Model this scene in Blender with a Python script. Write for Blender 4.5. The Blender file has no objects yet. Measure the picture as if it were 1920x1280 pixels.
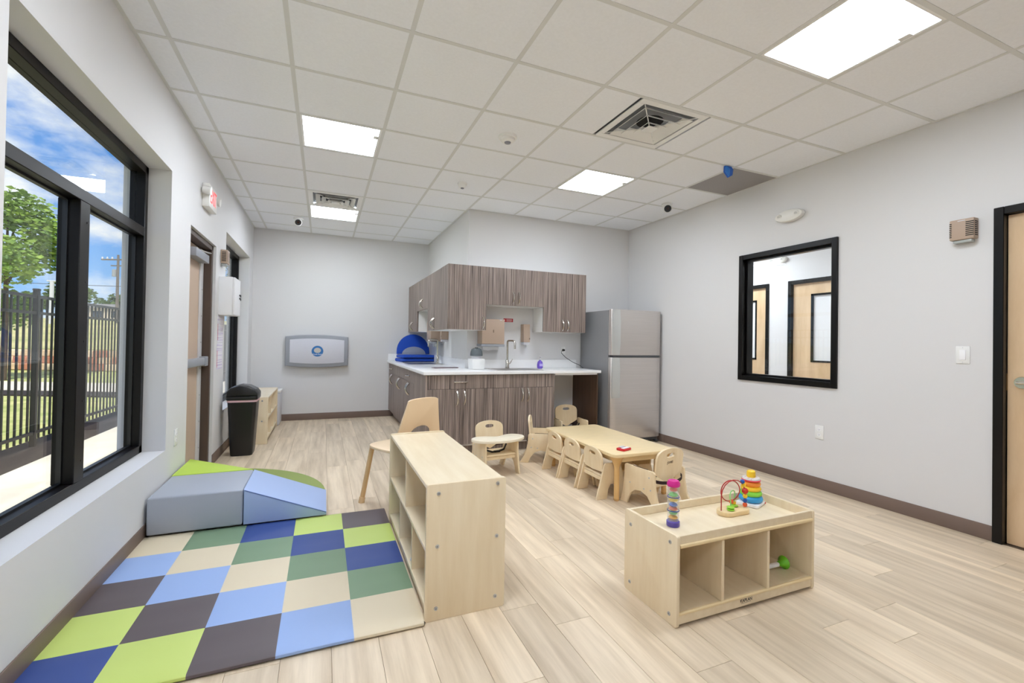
import bpy, bmesh, math, random
from mathutils import Vector, Matrix
random.seed(7)
SC = bpy.context.scene
COL = SC.collection
PI = math.pi

# ------------------------------------------------------------------ camera
H = 1.245
cam_d = bpy.data.cameras.new('camera')
cam = bpy.data.objects.new('camera', cam_d)
COL.objects.link(cam)
yaw, pit, rol = 0.4015, 0.0103, 0.0168
R0 = Vector((math.cos(yaw), -math.sin(yaw), 0)); D0 = Vector((math.sin(yaw), math.cos(yaw), 0)); U0 = Vector((0, 0, 1))
F1 = D0 * math.cos(pit) + U0 * math.sin(pit); U1 = U0 * math.cos(pit) - D0 * math.sin(pit)
R2 = R0 * math.cos(rol) + U1 * math.sin(rol); U2 = U1 * math.cos(rol) - R0 * math.sin(rol)
mw = Matrix.Identity(4)
for i in range(3):
    mw[i][0], mw[i][1], mw[i][2] = R2[i], U2[i], -F1[i]
mw[2][3] = H
cam.matrix_world = mw
cam_d.sensor_fit = 'HORIZONTAL'; cam_d.sensor_width = 36.0
cam_d.lens = 848.85 / 1920 * 36
cam_d.shift_x = -7.03 / 1920; cam_d.shift_y = -6.27 / 1920
cam_d.clip_start = 0.05; cam_d.clip_end = 500
SC.camera = cam

# ------------------------------------------------------------------ light and exposure
PANEL = 30.0           # emission of the ceiling panels
SUN = 5.6
SKY = 1.15
SC.view_settings.view_transform = 'Standard'
SC.view_settings.look = 'None'
SC.view_settings.exposure = 0.0
SC.view_settings.gamma = 1.0
SC.view_settings.use_curve_mapping = False
try:
    SC.cycles.max_bounces = 10; SC.cycles.diffuse_bounces = 6; SC.cycles.transparent_max_bounces = 12
except Exception:
    pass

W = bpy.data.worlds.new('world'); SC.world = W; W.use_nodes = True
nt = W.node_tree; nt.nodes.clear()
N = nt.nodes.new; Lk = nt.links.new
tc = N('ShaderNodeTexCoord'); sep = N('ShaderNodeSeparateXYZ'); Lk(tc.outputs['Generated'], sep.inputs[0])
grad = N('ShaderNodeValToRGB'); Lk(sep.outputs['Z'], grad.inputs[0])
cr = grad.color_ramp; cr.elements[0].position = 0.0; cr.elements[0].color = (0.42, 0.68, 0.96, 1)
cr.elements[1].position = 0.55; cr.elements[1].color = (0.04, 0.18, 0.62, 1)
e = cr.elements.new(0.16); e.color = (0.15, 0.42, 0.92, 1)
mp = N('ShaderNodeMapping'); mp.inputs['Scale'].default_value = (3.0, 3.0, 5.5); mp.inputs['Location'].default_value = (1.7, 0.4, 0.35)
Lk(tc.outputs['Generated'], mp.inputs[0])
nz = N('ShaderNodeTexNoise'); nz.inputs['Scale'].default_value = 1.5; nz.inputs['Detail'].default_value = 9; nz.inputs['Roughness'].default_value = 0.58
Lk(mp.outputs[0], nz.inputs['Vector'])
cl = N('ShaderNodeValToRGB'); Lk(nz.outputs[0], cl.inputs[0])
cl.color_ramp.elements[0].position = 0.45; cl.color_ramp.elements[0].color = (0, 0, 0, 1)
cl.color_ramp.elements[1].position = 0.61; cl.color_ramp.elements[1].color = (1, 1, 1, 1)
mx = N('ShaderNodeMixRGB'); Lk(cl.outputs[0], mx.inputs[0]); Lk(grad.outputs[0], mx.inputs[1]); mx.inputs[2].default_value = (0.95, 0.97, 1.0, 1)
bg = N('ShaderNodeBackground'); bg.inputs[1].default_value = SKY; Lk(mx.outputs[0], bg.inputs[0])
wo = N('ShaderNodeOutputWorld'); Lk(bg.outputs[0], wo.inputs[0])

sun_d = bpy.data.lights.new('sun', 'SUN'); sun_d.energy = SUN; sun_d.angle = 0.01; sun_d.color = (1.0, 0.95, 0.86)
sun = bpy.data.objects.new('sun', sun_d); COL.objects.link(sun)
sun.rotation_euler = Vector((-0.10, 0.55, -0.83)).to_track_quat('-Z', 'Y').to_euler()
sun.location = (0, 0, 12)

# ------------------------------------------------------------------ materials
def lin(c):
    return tuple(((v / 255) / 12.92 if v / 255 <= 0.04045 else ((v / 255 + 0.055) / 1.055) ** 2.4) for v in c)
MATS = {}
def M(name, rgb, rough=0.5, metal=0.0, var=0.0, vs=(4, 4, 4), det=3, bump=0.0, bs=150.0, rand=0.0, rgb2=None, spec=0.5, emit=0.0, coat=0.0, contrast=(0.3, 0.7)):
    if name in MATS:
        return MATS[name]
    m = bpy.data.materials.new(name); m.use_nodes = True
    t = m.node_tree; b = t.nodes['Principled BSDF']
    c = lin(rgb)
    b.inputs['Roughness'].default_value = rough; b.inputs['Metallic'].default_value = metal
    b.inputs['Specular IOR Level'].default_value = spec
    b.inputs['Coat Weight'].default_value = coat
    b.inputs['Base Color'].default_value = (*c, 1)
    if emit:
        b.inputs['Emission Color'].default_value = (*c, 1); b.inputs['Emission Strength'].default_value = emit
    if var or rgb2 or rand or bump:
        tcn = t.nodes.new('ShaderNodeTexCoord'); oi = t.nodes.new('ShaderNodeObjectInfo')
        add = t.nodes.new('ShaderNodeVectorMath'); add.operation = 'MULTIPLY_ADD'
        cmb = t.nodes.new('ShaderNodeCombineXYZ')
        for k in range(3): t.links.new(oi.outputs['Random'], cmb.inputs[k])
        t.links.new(cmb.outputs[0], add.inputs[0]); add.inputs[1].default_value = (37, 53, 71)
        t.links.new(tcn.outputs['Object'], add.inputs[2])
        if var or rgb2:
            mpn = t.nodes.new('ShaderNodeMapping'); mpn.inputs['Scale'].default_value = vs
            t.links.new(add.outputs[0], mpn.inputs[0])
            no = t.nodes.new('ShaderNodeTexNoise'); no.inputs['Scale'].default_value = 1.0; no.inputs['Detail'].default_value = det
            no.inputs['Roughness'].default_value = 0.6
            t.links.new(mpn.outputs[0], no.inputs['Vector'])
            rp = t.nodes.new('ShaderNodeValToRGB'); t.links.new(no.outputs[0], rp.inputs[0])
            rp.color_ramp.elements[0].position = contrast[0]; rp.color_ramp.elements[1].position = contrast[1]
            if rgb2:
                c2 = lin(rgb2)
            else:
                c2 = tuple(min(1, v * (1 + var)) for v in c); c = tuple(v * (1 - var) for v in c)
            rp.color_ramp.elements[0].color = (*c, 1); rp.color_ramp.elements[1].color = (*c2, 1)
            out = rp.outputs[0]
        else:
            rg = t.nodes.new('ShaderNodeRGB'); rg.outputs[0].default_value = (*c, 1); out = rg.outputs[0]
        if rand:
            mr = t.nodes.new('ShaderNodeMapRange'); mr.inputs['To Min'].default_value = 1 - rand; mr.inputs['To Max'].default_value = 1 + rand
            t.links.new(oi.outputs['Random'], mr.inputs['Value'])
            hs = t.nodes.new('ShaderNodeHueSaturation'); t.links.new(mr.outputs[0], hs.inputs['Value']); t.links.new(out, hs.inputs['Color']); out = hs.outputs[0]
        t.links.new(out, b.inputs['Base Color'])
        if bump:
            n2 = t.nodes.new('ShaderNodeTexNoise'); n2.inputs['Scale'].default_value = bs; n2.inputs['Detail'].default_value = 2
            t.links.new(tcn.outputs['Object'], n2.inputs['Vector'])
            bp = t.nodes.new('ShaderNodeBump'); bp.inputs['Strength'].default_value = bump; bp.inputs['Distance'].default_value = 0.004
            t.links.new(n2.outputs[0], bp.inputs['Height']); t.links.new(bp.outputs[0], b.inputs['Normal'])
    MATS[name] = m
    return m

def glass_mat(name, tint=(0.97, 0.985, 0.98), ior=1.5, refl=1.0):
    m = bpy.data.materials.new(name); m.use_nodes = True
    t = m.node_tree; t.nodes.clear()
    o = t.nodes.new('ShaderNodeOutputMaterial'); tr = t.nodes.new('ShaderNodeBsdfTransparent'); gl = t.nodes.new('ShaderNodeBsdfGlossy')
    tr.inputs[0].default_value = (*tint, 1); gl.inputs['Roughness'].default_value = 0.0; gl.inputs[0].default_value = (refl, refl, refl, 1)
    fr = t.nodes.new('ShaderNodeFresnel'); ge = t.nodes.new('ShaderNodeNewGeometry'); mr = t.nodes.new('ShaderNodeMapRange')
    mr.inputs['To Min'].default_value = ior; mr.inputs['To Max'].default_value = 1 / ior     # same reflectance entering and leaving the pane
    t.links.new(ge.outputs['Backfacing'], mr.inputs['Value']); t.links.new(mr.outputs[0], fr.inputs[0])
    mxs = t.nodes.new('ShaderNodeMixShader')
    t.links.new(fr.outputs[0], mxs.inputs[0]); t.links.new(tr.outputs[0], mxs.inputs[1]); t.links.new(gl.outputs[0], mxs.inputs[2])
    t.links.new(mxs.outputs[0], o.inputs[0])
    return m

wallm = M('wall_paint', (220, 219, 219), 0.75, bump=0.05, bs=260, spec=0.3)
ceilm = M('ceiling_tile', (240, 242, 246), 0.9, var=0.02, vs=(60, 60, 60), bump=0.15, bs=420, spec=0.2)
teem = M('ceiling_grid', (216, 217, 215), 0.6)
whitem = M('white_plastic', (236, 236, 234), 0.4)
trimm = M('baseboard_rubber', (122, 104, 94), 0.5, spec=0.4)
plankm = M('oak_vinyl', (190, 170, 143), 0.42, rgb2=(236, 219, 194), vs=(18, 1.2, 18), det=7, rand=0.13, contrast=(0.25, 0.72), spec=0.45)
maple = M('maple', (229, 210, 176), 0.42, rgb2=(238, 222, 192), vs=(22, 22, 2.2), det=4, coat=0.15)
maple_h = M('maple_top', (229, 211, 178), 0.38, rgb2=(238, 223, 194), vs=(22, 2.5, 22), det=4, coat=0.15)
maple_edge = M('maple_edge', (236, 214, 168), 0.4)
birch = M('birch_ply', (229, 206, 166), 0.45, rgb2=(241, 223, 190), vs=(14, 14, 3), det=4, coat=0.1, rand=0.04)
tablem = M('table_laminate', (236, 212, 166), 0.4, var=0.05, vs=(8, 40, 40), coat=0.1)
legm = M('table_leg', (222, 182, 122), 0.45)
lam = M('dark_laminate', (64, 54, 50), 0.45, rgb2=(174, 157, 147), vs=(85, 85, 1.3), det=6, contrast=(0.31, 0.70), spec=0.45)
lam_dk = M('espresso_laminate', (58, 40, 28), 0.4, rgb2=(98, 72, 54), vs=(110, 110, 1.4), det=5)
steel = M('brushed_steel', (204, 198, 194), 0.34, metal=0.6, var=0.04, vs=(2, 2, 90))
fridge_side = M('fridge_side_grey', (136, 136, 138), 0.5, metal=0.2)
chrome = M('satin_nickel', (205, 200, 192), 0.22, metal=1.0)
black = M('black_plastic', (18, 18, 19), 0.35)
darkgap = M('dark_cavity', (22, 22, 23), 0.8)
frame_bk = M('black_frame', (8, 6, 5), 0.3, spec=0.3)
bronze = M('bronze_aluminium', (13, 9, 7), 0.4, spec=0.25)
brown_fr = M('brown_door_frame', (78, 62, 52), 0.45)
tan_door = M('tan_door', (198, 174, 152), 0.45)
doorwood = M('birch_door', (205, 172, 132), 0.4, rgb2=(226, 198, 162), vs=(7, 7, 1.5), det=5, coat=0.1)
beige = M('beige_plastic', (178, 156, 138), 0.5)
grey_pl = M('grey_plastic', (152, 155, 162), 0.5)
ltgrey = M('light_grey_plastic', (206, 206, 212), 0.45)
counter = M('white_counter', (240, 240, 240), 0.25, var=0.01)
redm = M('red_plastic', (205, 30, 38), 0.4)
bluem = M('royal_blue_fabric', (14, 72, 178), 0.7, bump=0.1)
glass = glass_mat('window_glass', ior=1.28)

# ------------------------------------------------------------------ geometry helpers
def nb():
    return bmesh.new()
def box(bm, x0, x1, y0, y1, z0, z1, bev=0.0, seg=2):
    r = bmesh.ops.create_cube(bm, size=1.0)
    vs = r['verts']
    for v in vs:
        v.co = Vector(((x0 + x1) / 2 + v.co.x * (x1 - x0), (y0 + y1) / 2 + v.co.y * (y1 - y0), (z0 + z1) / 2 + v.co.z * (z1 - z0)))
    if bev:
        es = list({e for v in vs for e in v.link_edges})
        bmesh.ops.bevel(bm, geom=es, offset=bev, segments=seg, profile=0.5, affect='EDGES')
    return bm
def basis(d):
    d = d.normalized(); a = Vector((0, 0, 1)) if abs(d.z) < 0.9 else Vector((1, 0, 0))
    u = d.cross(a).normalized(); return u, d.cross(u).normalized()
def tube(bm, pts, r, n=10, caps=True):
    pts = [Vector(p) for p in pts]; rs = r if isinstance(r, (list, tuple)) else [r] * len(pts)
    rings = []; u = None
    for i, p in enumerate(pts):
        d = (pts[min(i + 1, len(pts) - 1)] - pts[max(i - 1, 0)]).normalized()
        if u is None: u, _ = basis(d)
        u = (u - d * u.dot(d)).normalized(); w = d.cross(u)
        rings.append([bm.verts.new(p + (u * math.cos(2 * PI * k / n) + w * math.sin(2 * PI * k / n)) * rs[i]) for k in range(n)])
    for a, b in zip(rings, rings[1:]):
        for k in range(n):
            bm.faces.new((a[k], a[(k + 1) % n], b[(k + 1) % n], b[k]))
    if caps:
        bm.faces.new(rings[0][::-1]); bm.faces.new(rings[-1])
    return bm
def cyl(bm, p0, p1, r0, r1=None, n=20):
    return tube(bm, [p0, p1], [r0, r0 if r1 is None else r1], n)
def lathe(bm, prof, c=(0, 0, 0), n=28):
    c = Vector(c); rings = []
    for r, z in prof:
        if r < 1e-6: rings.append([bm.verts.new(c + Vector((0, 0, z)))])
        else: rings.append([bm.verts.new(c + Vector((r * math.cos(2 * PI * k / n), r * math.sin(2 * PI * k / n), z))) for k in range(n)])
    for a, b in zip(rings, rings[1:]):
        for k in range(n):
            q = [a[k % len(a)], a[(k + 1) % len(a)], b[(k + 1) % len(b)], b[k % len(b)]]
            q2 = []
            for v in q:
                if v not in q2: q2.append(v)
            if len(q2) > 2: bm.faces.new(q2)
    for ring, rev in ((rings[0], True), (rings[-1], False)):
        if len(ring) > 2: bm.faces.new(ring[::-1] if rev else ring)
    return bm
def prism(bm, pts, axis, a0, a1, bev=0.0):
    """extrude a 2-D outline: axis x -> pts are (y,z); y -> (x,z); z -> (x,y)"""
    def P(p, a):
        return {'x': (a, p[0], p[1]), 'y': (p[0], a, p[1]), 'z': (p[0], p[1], a)}[axis]
    A = [bm.verts.new(P(p, a0)) for p in pts]; B = [bm.verts.new(P(p, a1)) for p in pts]
    n = len(pts)
    fs = [bm.faces.new(A[::-1]), bm.faces.new(B)]
    for i in range(n):
        fs.append(bm.faces.new((A[i], A[(i + 1) % n], B[(i + 1) % n], B[i])))
    bmesh.ops.recalc_face_normals(bm, faces=fs)
    if bev:
        es = [e for f in fs[:2] for e in f.edges]
        bmesh.ops.bevel(bm, geom=es, offset=bev, segments=2, profile=0.5, affect='EDGES')
    return bm
def plate_with_hole(bm, outer, hole, axis, a0, a1):
    """outer and hole: same-length point lists"""
    def P(p, a):
        return {'x': (a, p[0], p[1]), 'y': (p[0], a, p[1]), 'z': (p[0], p[1], a)}[axis]
    rings = [[bm.verts.new(P(p, a)) for p in L] for a in (a0, a1) for L in (outer, hole)]
    n = len(outer); fs = []
    for A, B in ((0, 1), (1, 3), (3, 2), (2, 0)):
        for i in range(n):
            fs.append(bm.faces.new((rings[A][i], rings[A][(i + 1) % n], rings[B][(i + 1) % n], rings[B][i])))
    bmesh.ops.recalc_face_normals(bm, faces=fs)
    return bm
def ray_outline(poly, c, angs):
    out = []
    for a in angs:
        d = (math.cos(a), math.sin(a)); best = None
        for i in range(len(poly)):
            p, q = poly[i], poly[(i + 1) % len(poly)]
            ex, ey = q[0] - p[0], q[1] - p[1]; den = d[0] * ey - d[1] * ex
            if abs(den) < 1e-12: continue
            t = ((p[0] - c[0]) * ey - (p[1] - c[1]) * ex) / den
            s = ((p[0] - c[0]) * d[1] - (p[1] - c[1]) * d[0]) / den
            if t > 0 and -1e-9 <= s <= 1 + 1e-9 and (best is None or t < best): best = t
        out.append((c[0] + d[0] * best, c[1] + d[1] * best))
    return out
def rrect(x0, x1, y0, y1, r, n=5):
    pts = []
    for cx, cy, a in ((x1 - r, y1 - r, 0), (x0 + r, y1 - r, 90), (x0 + r, y0 + r, 180), (x1 - r, y0 + r, 270)):
        for k in range(n + 1):
            t = math.radians(a + 90 * k / n); pts.append((cx + r * math.cos(t), cy + r * math.sin(t)))
    return pts
def fin(bm, name, mat, parent=None, loc=None, smooth=True):
    bmesh.ops.recalc_face_normals(bm, faces=bm.faces[:])
    me = bpy.data.meshes.new(name); bm.to_mesh(me); bm.free()
    if smooth:
        me.shade_smooth()
        me.set_sharp_from_angle(angle=math.radians(38))
    if mat: me.materials.append(mat)
    o = bpy.data.objects.new(name, me); COL.objects.link(o)
    if parent: o.parent = parent
    if loc: o.location = loc
    return o
def tag(o, label, cat, group=None):
    o['label'] = label; o['category'] = cat
    if group: o['group'] = group
    return o
def thing(name, label, cat, loc=(0, 0, 0), rz=0.0, group=None):
    o = bpy.data.objects.new(name, None); o.empty_display_size = 0.1; COL.objects.link(o)
    o.location = loc; o.rotation_euler = (0, 0, rz)
    return tag(o, label, cat, group)
def struct(name, bm, mat, parent=None):
    o = fin(bm, name, mat, parent)
    if parent is None: o['kind'] = 'structure'
    return o
def copy_tree(o, parent=None):
    c = o.copy(); COL.objects.link(c); c.parent = parent
    for ch in list(o.children): copy_tree(ch, c)
    return c
def share(src, name, parent, loc, rot=None):
    o = bpy.data.objects.new(name, src.data if hasattr(src, 'data') else src); COL.objects.link(o); o.parent = parent; o.location = loc
    if rot: o.rotation_euler = rot
    return o
def text_mesh(body, size, depth):
    cu = bpy.data.curves.new('lettering', 'FONT'); cu.body = body; cu.size = size; cu.extrude = depth; cu.align_x = 'CENTER'; cu.align_y = 'CENTER'
    ob = bpy.data.objects.new('lettering', cu); COL.objects.link(ob)
    dg = bpy.context.evaluated_depsgraph_get(); me = bpy.data.meshes.new_from_object(ob.evaluated_get(dg))
    bpy.data.objects.remove(ob); bpy.data.curves.remove(cu)
    return me
def lettering(name, body, size, mat, parent, loc, rot, sx=1.0):
    me = text_mesh(body, size, 0.0006); me.name = name; me.materials.clear(); me.materials.append(mat)
    o = bpy.data.objects.new(name, me); COL.objects.link(o); o.parent = parent; o.location = loc; o.rotation_euler = rot; o.scale = (sx, 1, 1)
    return o
RX = PI / 2

# ------------------------------------------------------------------ room shell
XL, XR, YB, YK, XA, ZC, YR = -0.985, 4.051, 7.72, 5.40, 1.635, 2.894, -2.6
WT = 0.265
# floor
struct_floor = struct('floor', box(nb(), XL - WT, XR + 0.12, YR - 0.15, YB + 0.15, -0.12, -0.006), M('subfloor', (150, 128, 104), 0.8))
pw, plen, gap = 0.183, 1.22, 0.0012
bmp = box(nb(), 0, pw - gap, 0, plen - gap, -0.006, 0.0, 0.0007, 1)
pm = fin(bmp, 'plank', plankm); pmesh = pm.data; bpy.data.objects.remove(pm)
def put_plank(x0, x1, y0, y1):
    if x1 - x0 > pw - 1e-4 and y1 - y0 > plen - 1e-4:
        share(pmesh, 'plank', struct_floor, (x0, y0, 0))
    elif x1 - x0 > 0.004 and y1 - y0 > 0.004:
        fin(box(nb(), 0, x1 - x0 - gap, 0, y1 - y0 - gap, -0.006, 0.0, 0.0007, 1), 'plank', plankm, struct_floor, (x0, y0, 0))
nx = int((XR - XL) / pw) + 2
xs0 = 2.250 - pw * math.ceil((2.250 - XL) / pw)
for i in range(nx):
    xa, xb = xs0 + i * pw, xs0 + (i + 1) * pw
    ca, cb = max(xa, XL), min(xb, XR)
    if cb <= ca: continue
    yend = YB if cb <= XA + 0.05 else YK
    off = {0: 1.323, 1: 1.143, 2: 1.78, 3: 0.74, 4: 1.52, 5: 2.08}[(i * 5 + 1) % 6] if abs(xa - 2.067) > 0.1 and abs(xa - 2.25) > 0.1 else (1.323 if xa < 2.2 else 1.143)
    y = off - plen * 5
    while y < yend:
        a, b = max(y, YR), min(y + plen, yend)
        if b > a: put_plank(ca, cb, a, b)
        y += plen
# ceiling: slab, tiles, runners
ceil = struct('ceiling', box(nb(), XL - WT, XR + 0.12, YR - 0.15, YB + 0.15, 2.95, 3.12), M('plenum_slab', (200, 200, 198), 0.9))
T = 0.6096
gx = [(-1.3352 + k) * T for k in range(0, 9)]          # A .. H (+1)
gy = [(4.0009 + j) * T for j in range(-8, 9)]
lights = {}   # cell (ix, iy) -> skip tile
def cell_skip(ix, iy):
    return (ix, iy) in SKIP
xsed = [XL] + [g for g in gx if g < XR - 0.05] + [XR]
ysed = [YR] + [g for g in gy if YR + 0.05 < g < YB - 0.03] + [YB]
SKIP = set()
def find_cell(x, y):
    for i in range(len(xsed) - 1):
        for j in range(len(ysed) - 1):
            if xsed[i] <= x < xsed[i + 1] and ysed[j] <= y < ysed[j + 1]: return i, j
LIGHTS = [((0.10, 3.96), 'square ceiling light panel on the window side in front of the alcove'),
          ((0.10, 6.40), 'square ceiling light panel deep in the alcove behind a square vent'),
          ((2.54, 3.96), 'square ceiling light panel in front of the kitchen corner'),
          ((2.54, 1.52), 'large bright ceiling light panel nearest the camera at upper right'),
          ((0.10, 1.52), 'square ceiling light panel above the camera out of view'),
          ((0.10, -0.92), 'unseen fill light panel added behind the camera on the window side')]  # unseen panel, added as fill for surfaces facing the camera
for (x, y), _ in LIGHTS: SKIP.add(find_cell(x, y))
cv2 = find_cell(0.10, 5.78); SKIP.add(cv2)
gcell = find_cell(3.75, 3.35); SKIP.add(gcell)
dc0, dc1 = find_cell(2.0, 2.74), find_cell(2.5, 2.74)
SKIP |= {dc0, dc1}
full_tile = fin(box(nb(), -0.2945, 0.2945, -0.2945, 0.2945, 0.0, 0.016, 0.001, 1), 'ceiling_tile', ceilm)
tmesh = full_tile.data; bpy.data.objects.remove(full_tile)
def tile(x0, x1, y0, y1):
    if abs(x1 - x0 - T) < 0.003 and abs(y1 - y0 - T) < 0.003:
        share(tmesh, 'ceiling_tile', ceil, ((x0 + x1) / 2, (y0 + y1) / 2, ZC + 0.002))
    else:
        w, d = (x1 - x0) / 2 - 0.010, (y1 - y0) / 2 - 0.010
        if w > 0.005 and d > 0.005:
            fin(box(nb(), -w, w, -d, d, 0, 0.016, 0.001, 1), 'ceiling_tile', ceilm, ceil, ((x0 + x1) / 2, (y0 + y1) / 2, ZC + 0.002))
for i in range(len(xsed) - 1):
    for j in range(len(ysed) - 1):
        x0, x1, y0, y1 = xsed[i], xsed[i + 1], ysed[j], ysed[j + 1]
        if (x0 + x1) / 2 > XA and (y0 + y1) / 2 > YK: continue
        if (x0 + x1) / 2 > XA - 0.02: y1 = min(y1, YK)
        if (i, j) in SKIP:
            if (i, j) == dc0: tile(x0, x0 + T / 2, y0, y1)
            elif (i, j) == dc1: tile(x0 + T / 2, x1, y0, y1)
            continue
        tile(x0, x1, y0, y1)
for g in gx:
    if g > XR - 0.05: continue
    ye = YB if g < XA + 0.0 else YK
    if abs(g - 2.234) < 0.02:
        fin(box(nb(), g - 0.0125, g + 0.0125, YR, gy[8], ZC, ZC + 0.012), 'grid_runner', teem, ceil)
        fin(box(nb(), g - 0.0125, g + 0.0125, gy[9], ye, ZC, ZC + 0.012), 'grid_runner', teem, ceil)
    else:
        fin(box(nb(), g - 0.0125, g + 0.0125, YR, ye, ZC, ZC + 0.012), 'grid_runner', teem, ceil)
for g in gy:
    if not (YR < g < YB): continue
    fin(box(nb(), XL, XR if g < YK else XA, g - 0.0125, g + 0.0125, ZC - 0.0005, ZC + 0.011), 'grid_runner', teem, ceil)
for a in ((XL, XL + 0.02, YR, YB), (XR - 0.02, XR, YR, YK), (XL, XA, YB - 0.02, YB), (XA, XR, YK - 0.02, YK), (XA - 0.02, XA, YK, YB)):
    fin(box(nb(), a[0], a[1], a[2], a[3], ZC - 0.001, ZC + 0.010), 'wall_angle', teem, ceil)

# walls
ZT = 3.25
bm = nb()
def wl(y0, y1, z0, z1): box(bm, XL - WT, XL, y0, y1, z0, z1)
W1 = (2.045, 3.805, 0.465, 2.392); DR = (4.31, 5.24, 0.0, 2.14); W2 = (5.71, 7.40, 0.465, 2.392)
wl(YR - 0.15, W1[0], -0.12, ZT); wl(W1[0], W1[1], -0.12, W1[2]); wl(W1[0], W1[1], W1[3], ZT)
wl(W1[1], DR[0], -0.12, ZT); wl(DR[0], DR[1], DR[3], ZT); wl(DR[0], DR[1], -0.12, -0.001)
wl(DR[1], W2[0], -0.12, ZT); wl(W2[0], W2[1], -0.12, W2[2]); wl(W2[0], W2[1], W2[3], ZT); wl(W2[1], YB + 0.15, -0.12, ZT)
struct('wall_left', bm, wallm)
bm = nb()
RW = (2.488, 3.487, 0.898, 2.202); RD = (0.50, 1.508, 0.0, 2.18)
def wr(y0, y1, z0, z1): box(bm, XR, XR + 0.12, y0, y1, z0, z1)
wr(YR - 0.15, RD[0], -0.12, ZT); wr(RD[0], RD[1], RD[3], ZT); wr(RD[1], RW[0], -0.12, ZT)
wr(RW[0], RW[1], -0.12, RW[2]); wr(RW[0], RW[1], RW[3], ZT); wr(RW[1], YK + 0.12, -0.12, ZT)
struct('wall_right', bm, wallm)
struct('wall_back', box(nb(), XL, XA + 0.12, YB, YB + 0.15, -0.12, ZT), wallm)
struct('wall_kitchen', box(nb(), XA, XR, YK, YK + 0.12, -0.12, ZT), wallm)
struct('wall_alcove', box(nb(), XA, XA + 0.12, YK + 0.12, YB, -0.12, ZT), wallm)
struct('wall_rear', box(nb(), XL, XR, YR - 0.15, YR, -0.12, ZT), wallm)
def bb(name, *a): struct(name, box(nb(), *a, 0.003), trimm)
bb('baseboard_right', XR - 0.008, XR, RD[1] + 0.0, 4.62, 0.0, 0.10)
bb('baseboard_right_far', XR - 0.008, XR, 4.62, YK, 0.0, 0.10)
bb('baseboard_back', XL, 1.084, YB - 0.008, YB, 0.0, 0.10)
bb('baseboard_left_near', XL, XL + 0.008, YR, DR[0] - 0.0, 0.0, 0.10)
bb('baseboard_left_far', XL, XL + 0.008, DR[1], YB, 0.0, 0.10)
bb('baseboard_kitchen', 2.56, 3.14, YK - 0.008, YK, 0.0, 0.10)
bb('baseboard_right_near', XR - 0.008, XR, YR, RD[0], 0.0, 0.10)

# ------------------------------------------------------------------ windows in the left wall
FX0, FX1 = -1.20, -1.115
def win_left(name, y0, y1, z0, z1, transom, mulls):
    w = 0.052
    f = nb()
    for a in ((y0, y0 + w, z0, z1), (y1 - w, y1, z0, z1), (y0, y1, z0, z0 + w), (y0, y1, z1 - w, z1)):
        box(f, FX0, FX1, *a, 0.003, 1)
    root = fin(f, name, bronze); root['kind'] = 'structure'
    fin(box(nb(), FX0, FX1 + 0.001, y0 + w, y1 - w, transom - 0.03, transom + 0.03, 0.003, 1), 'transom', bronze, root)
    for my in mulls:
        m = fin(box(nb(), FX0, FX1 + 0.002, my - 0.05, my + 0.05, z0 + w, transom - 0.03, 0.003, 1), 'mullion', bronze, root)
        for k in range(5):
            s = nb(); cyl(s, (FX1 + 0.001, my + 0.02, z0 + 0.15 + k * 0.3), (FX1 + 0.004, my + 0.02, z0 + 0.15 + k * 0.3), 0.005, n=8)
            fin(s, 'screw', frame_bk, m)
    ys = [y0 + w] + [v for my in mulls for v in (my - 0.05, my + 0.05)] + [y1 - w]
    for k in range(0, len(ys), 2):
        fin(box(nb(), -1.171, -1.165, ys[k], ys[k + 1], z0 + w, transom - 0.03), 'pane', glass, root)
        g = nb()
        for a in ((ys[k], ys[k] + 0.010, z0 + w, transom - 0.03), (ys[k + 1] - 0.010, ys[k + 1], z0 + w, transom - 0.03), (ys[k], ys[k + 1], z0 + w, z0 + w + 0.010), (ys[k], ys[k + 1], transom - 0.040, transom - 0.03)):
            box(g, -1.178, -1.158, *a)
        fin(g, 'glazing_bead', black, root)
    fin(box(nb(), -1.171, -1.165, y0 + w, y1 - w, transom + 0.03, z1 - w), 'pane', glass, root)
    return root
win_left('window_1', *W1[:2], *W1[2:], 1.945, [2.938])
win_left('window_2', *W2[:2], *W2[2:], 1.945, [])

# ------------------------------------------------------------------ exit door in the left wall
bm = nb()
for a in ((DR[0], DR[0] + 0.05, 0, DR[3]), (DR[1] - 0.05, DR[1], 0, DR[3]), (DR[0], DR[1], DR[3] - 0.05, DR[3])):
    box(bm, XL - 0.20, XL - 0.025, *a, 0.004, 1)
d2 = fin(bm, 'door_2', brown_fr); d2['kind'] = 'structure'
dl = fin(box(nb(), -1.135, -1.09, DR[0] + 0.052, DR[1] - 0.052, 0.012, DR[3] - 0.053, 0.003, 1), 'door_leaf', tan_door, d2)
st = fin(box(nb(), -1.09, -1.075, DR[1] - 0.155, DR[1] - 0.058, 0.012, DR[3] - 0.06, 0.002, 1), 'edge_guard', M('aluminium_strip', (214, 214, 216), 0.4), d2)
for k in range(8):
    s = nb(); cyl(s, (-1.0752, DR[1] - 0.105, 0.2 + k * 0.25), (-1.073, DR[1] - 0.105, 0.2 + k * 0.25), 0.005, n=8); fin(s, 'screw', fridge_side, st)
bar = fin(box(nb(), -1.09, -1.03, DR[0] + 0.08, DR[1] - 0.07, 0.985, 1.055, 0.008), 'panic_bar', grey_pl, d2)
fin(box(nb(), -1.09, -1.02, DR[1] - 0.15, DR[1] - 0.055, 0.975, 1.065, 0.006), 'bar_end', grey_pl, bar)
fin(box(nb(), -1.092, -1.012, 4.62, 5.09, 1.945, 2.02, 0.004), 'door_closer', grey_pl, d2)
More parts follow.
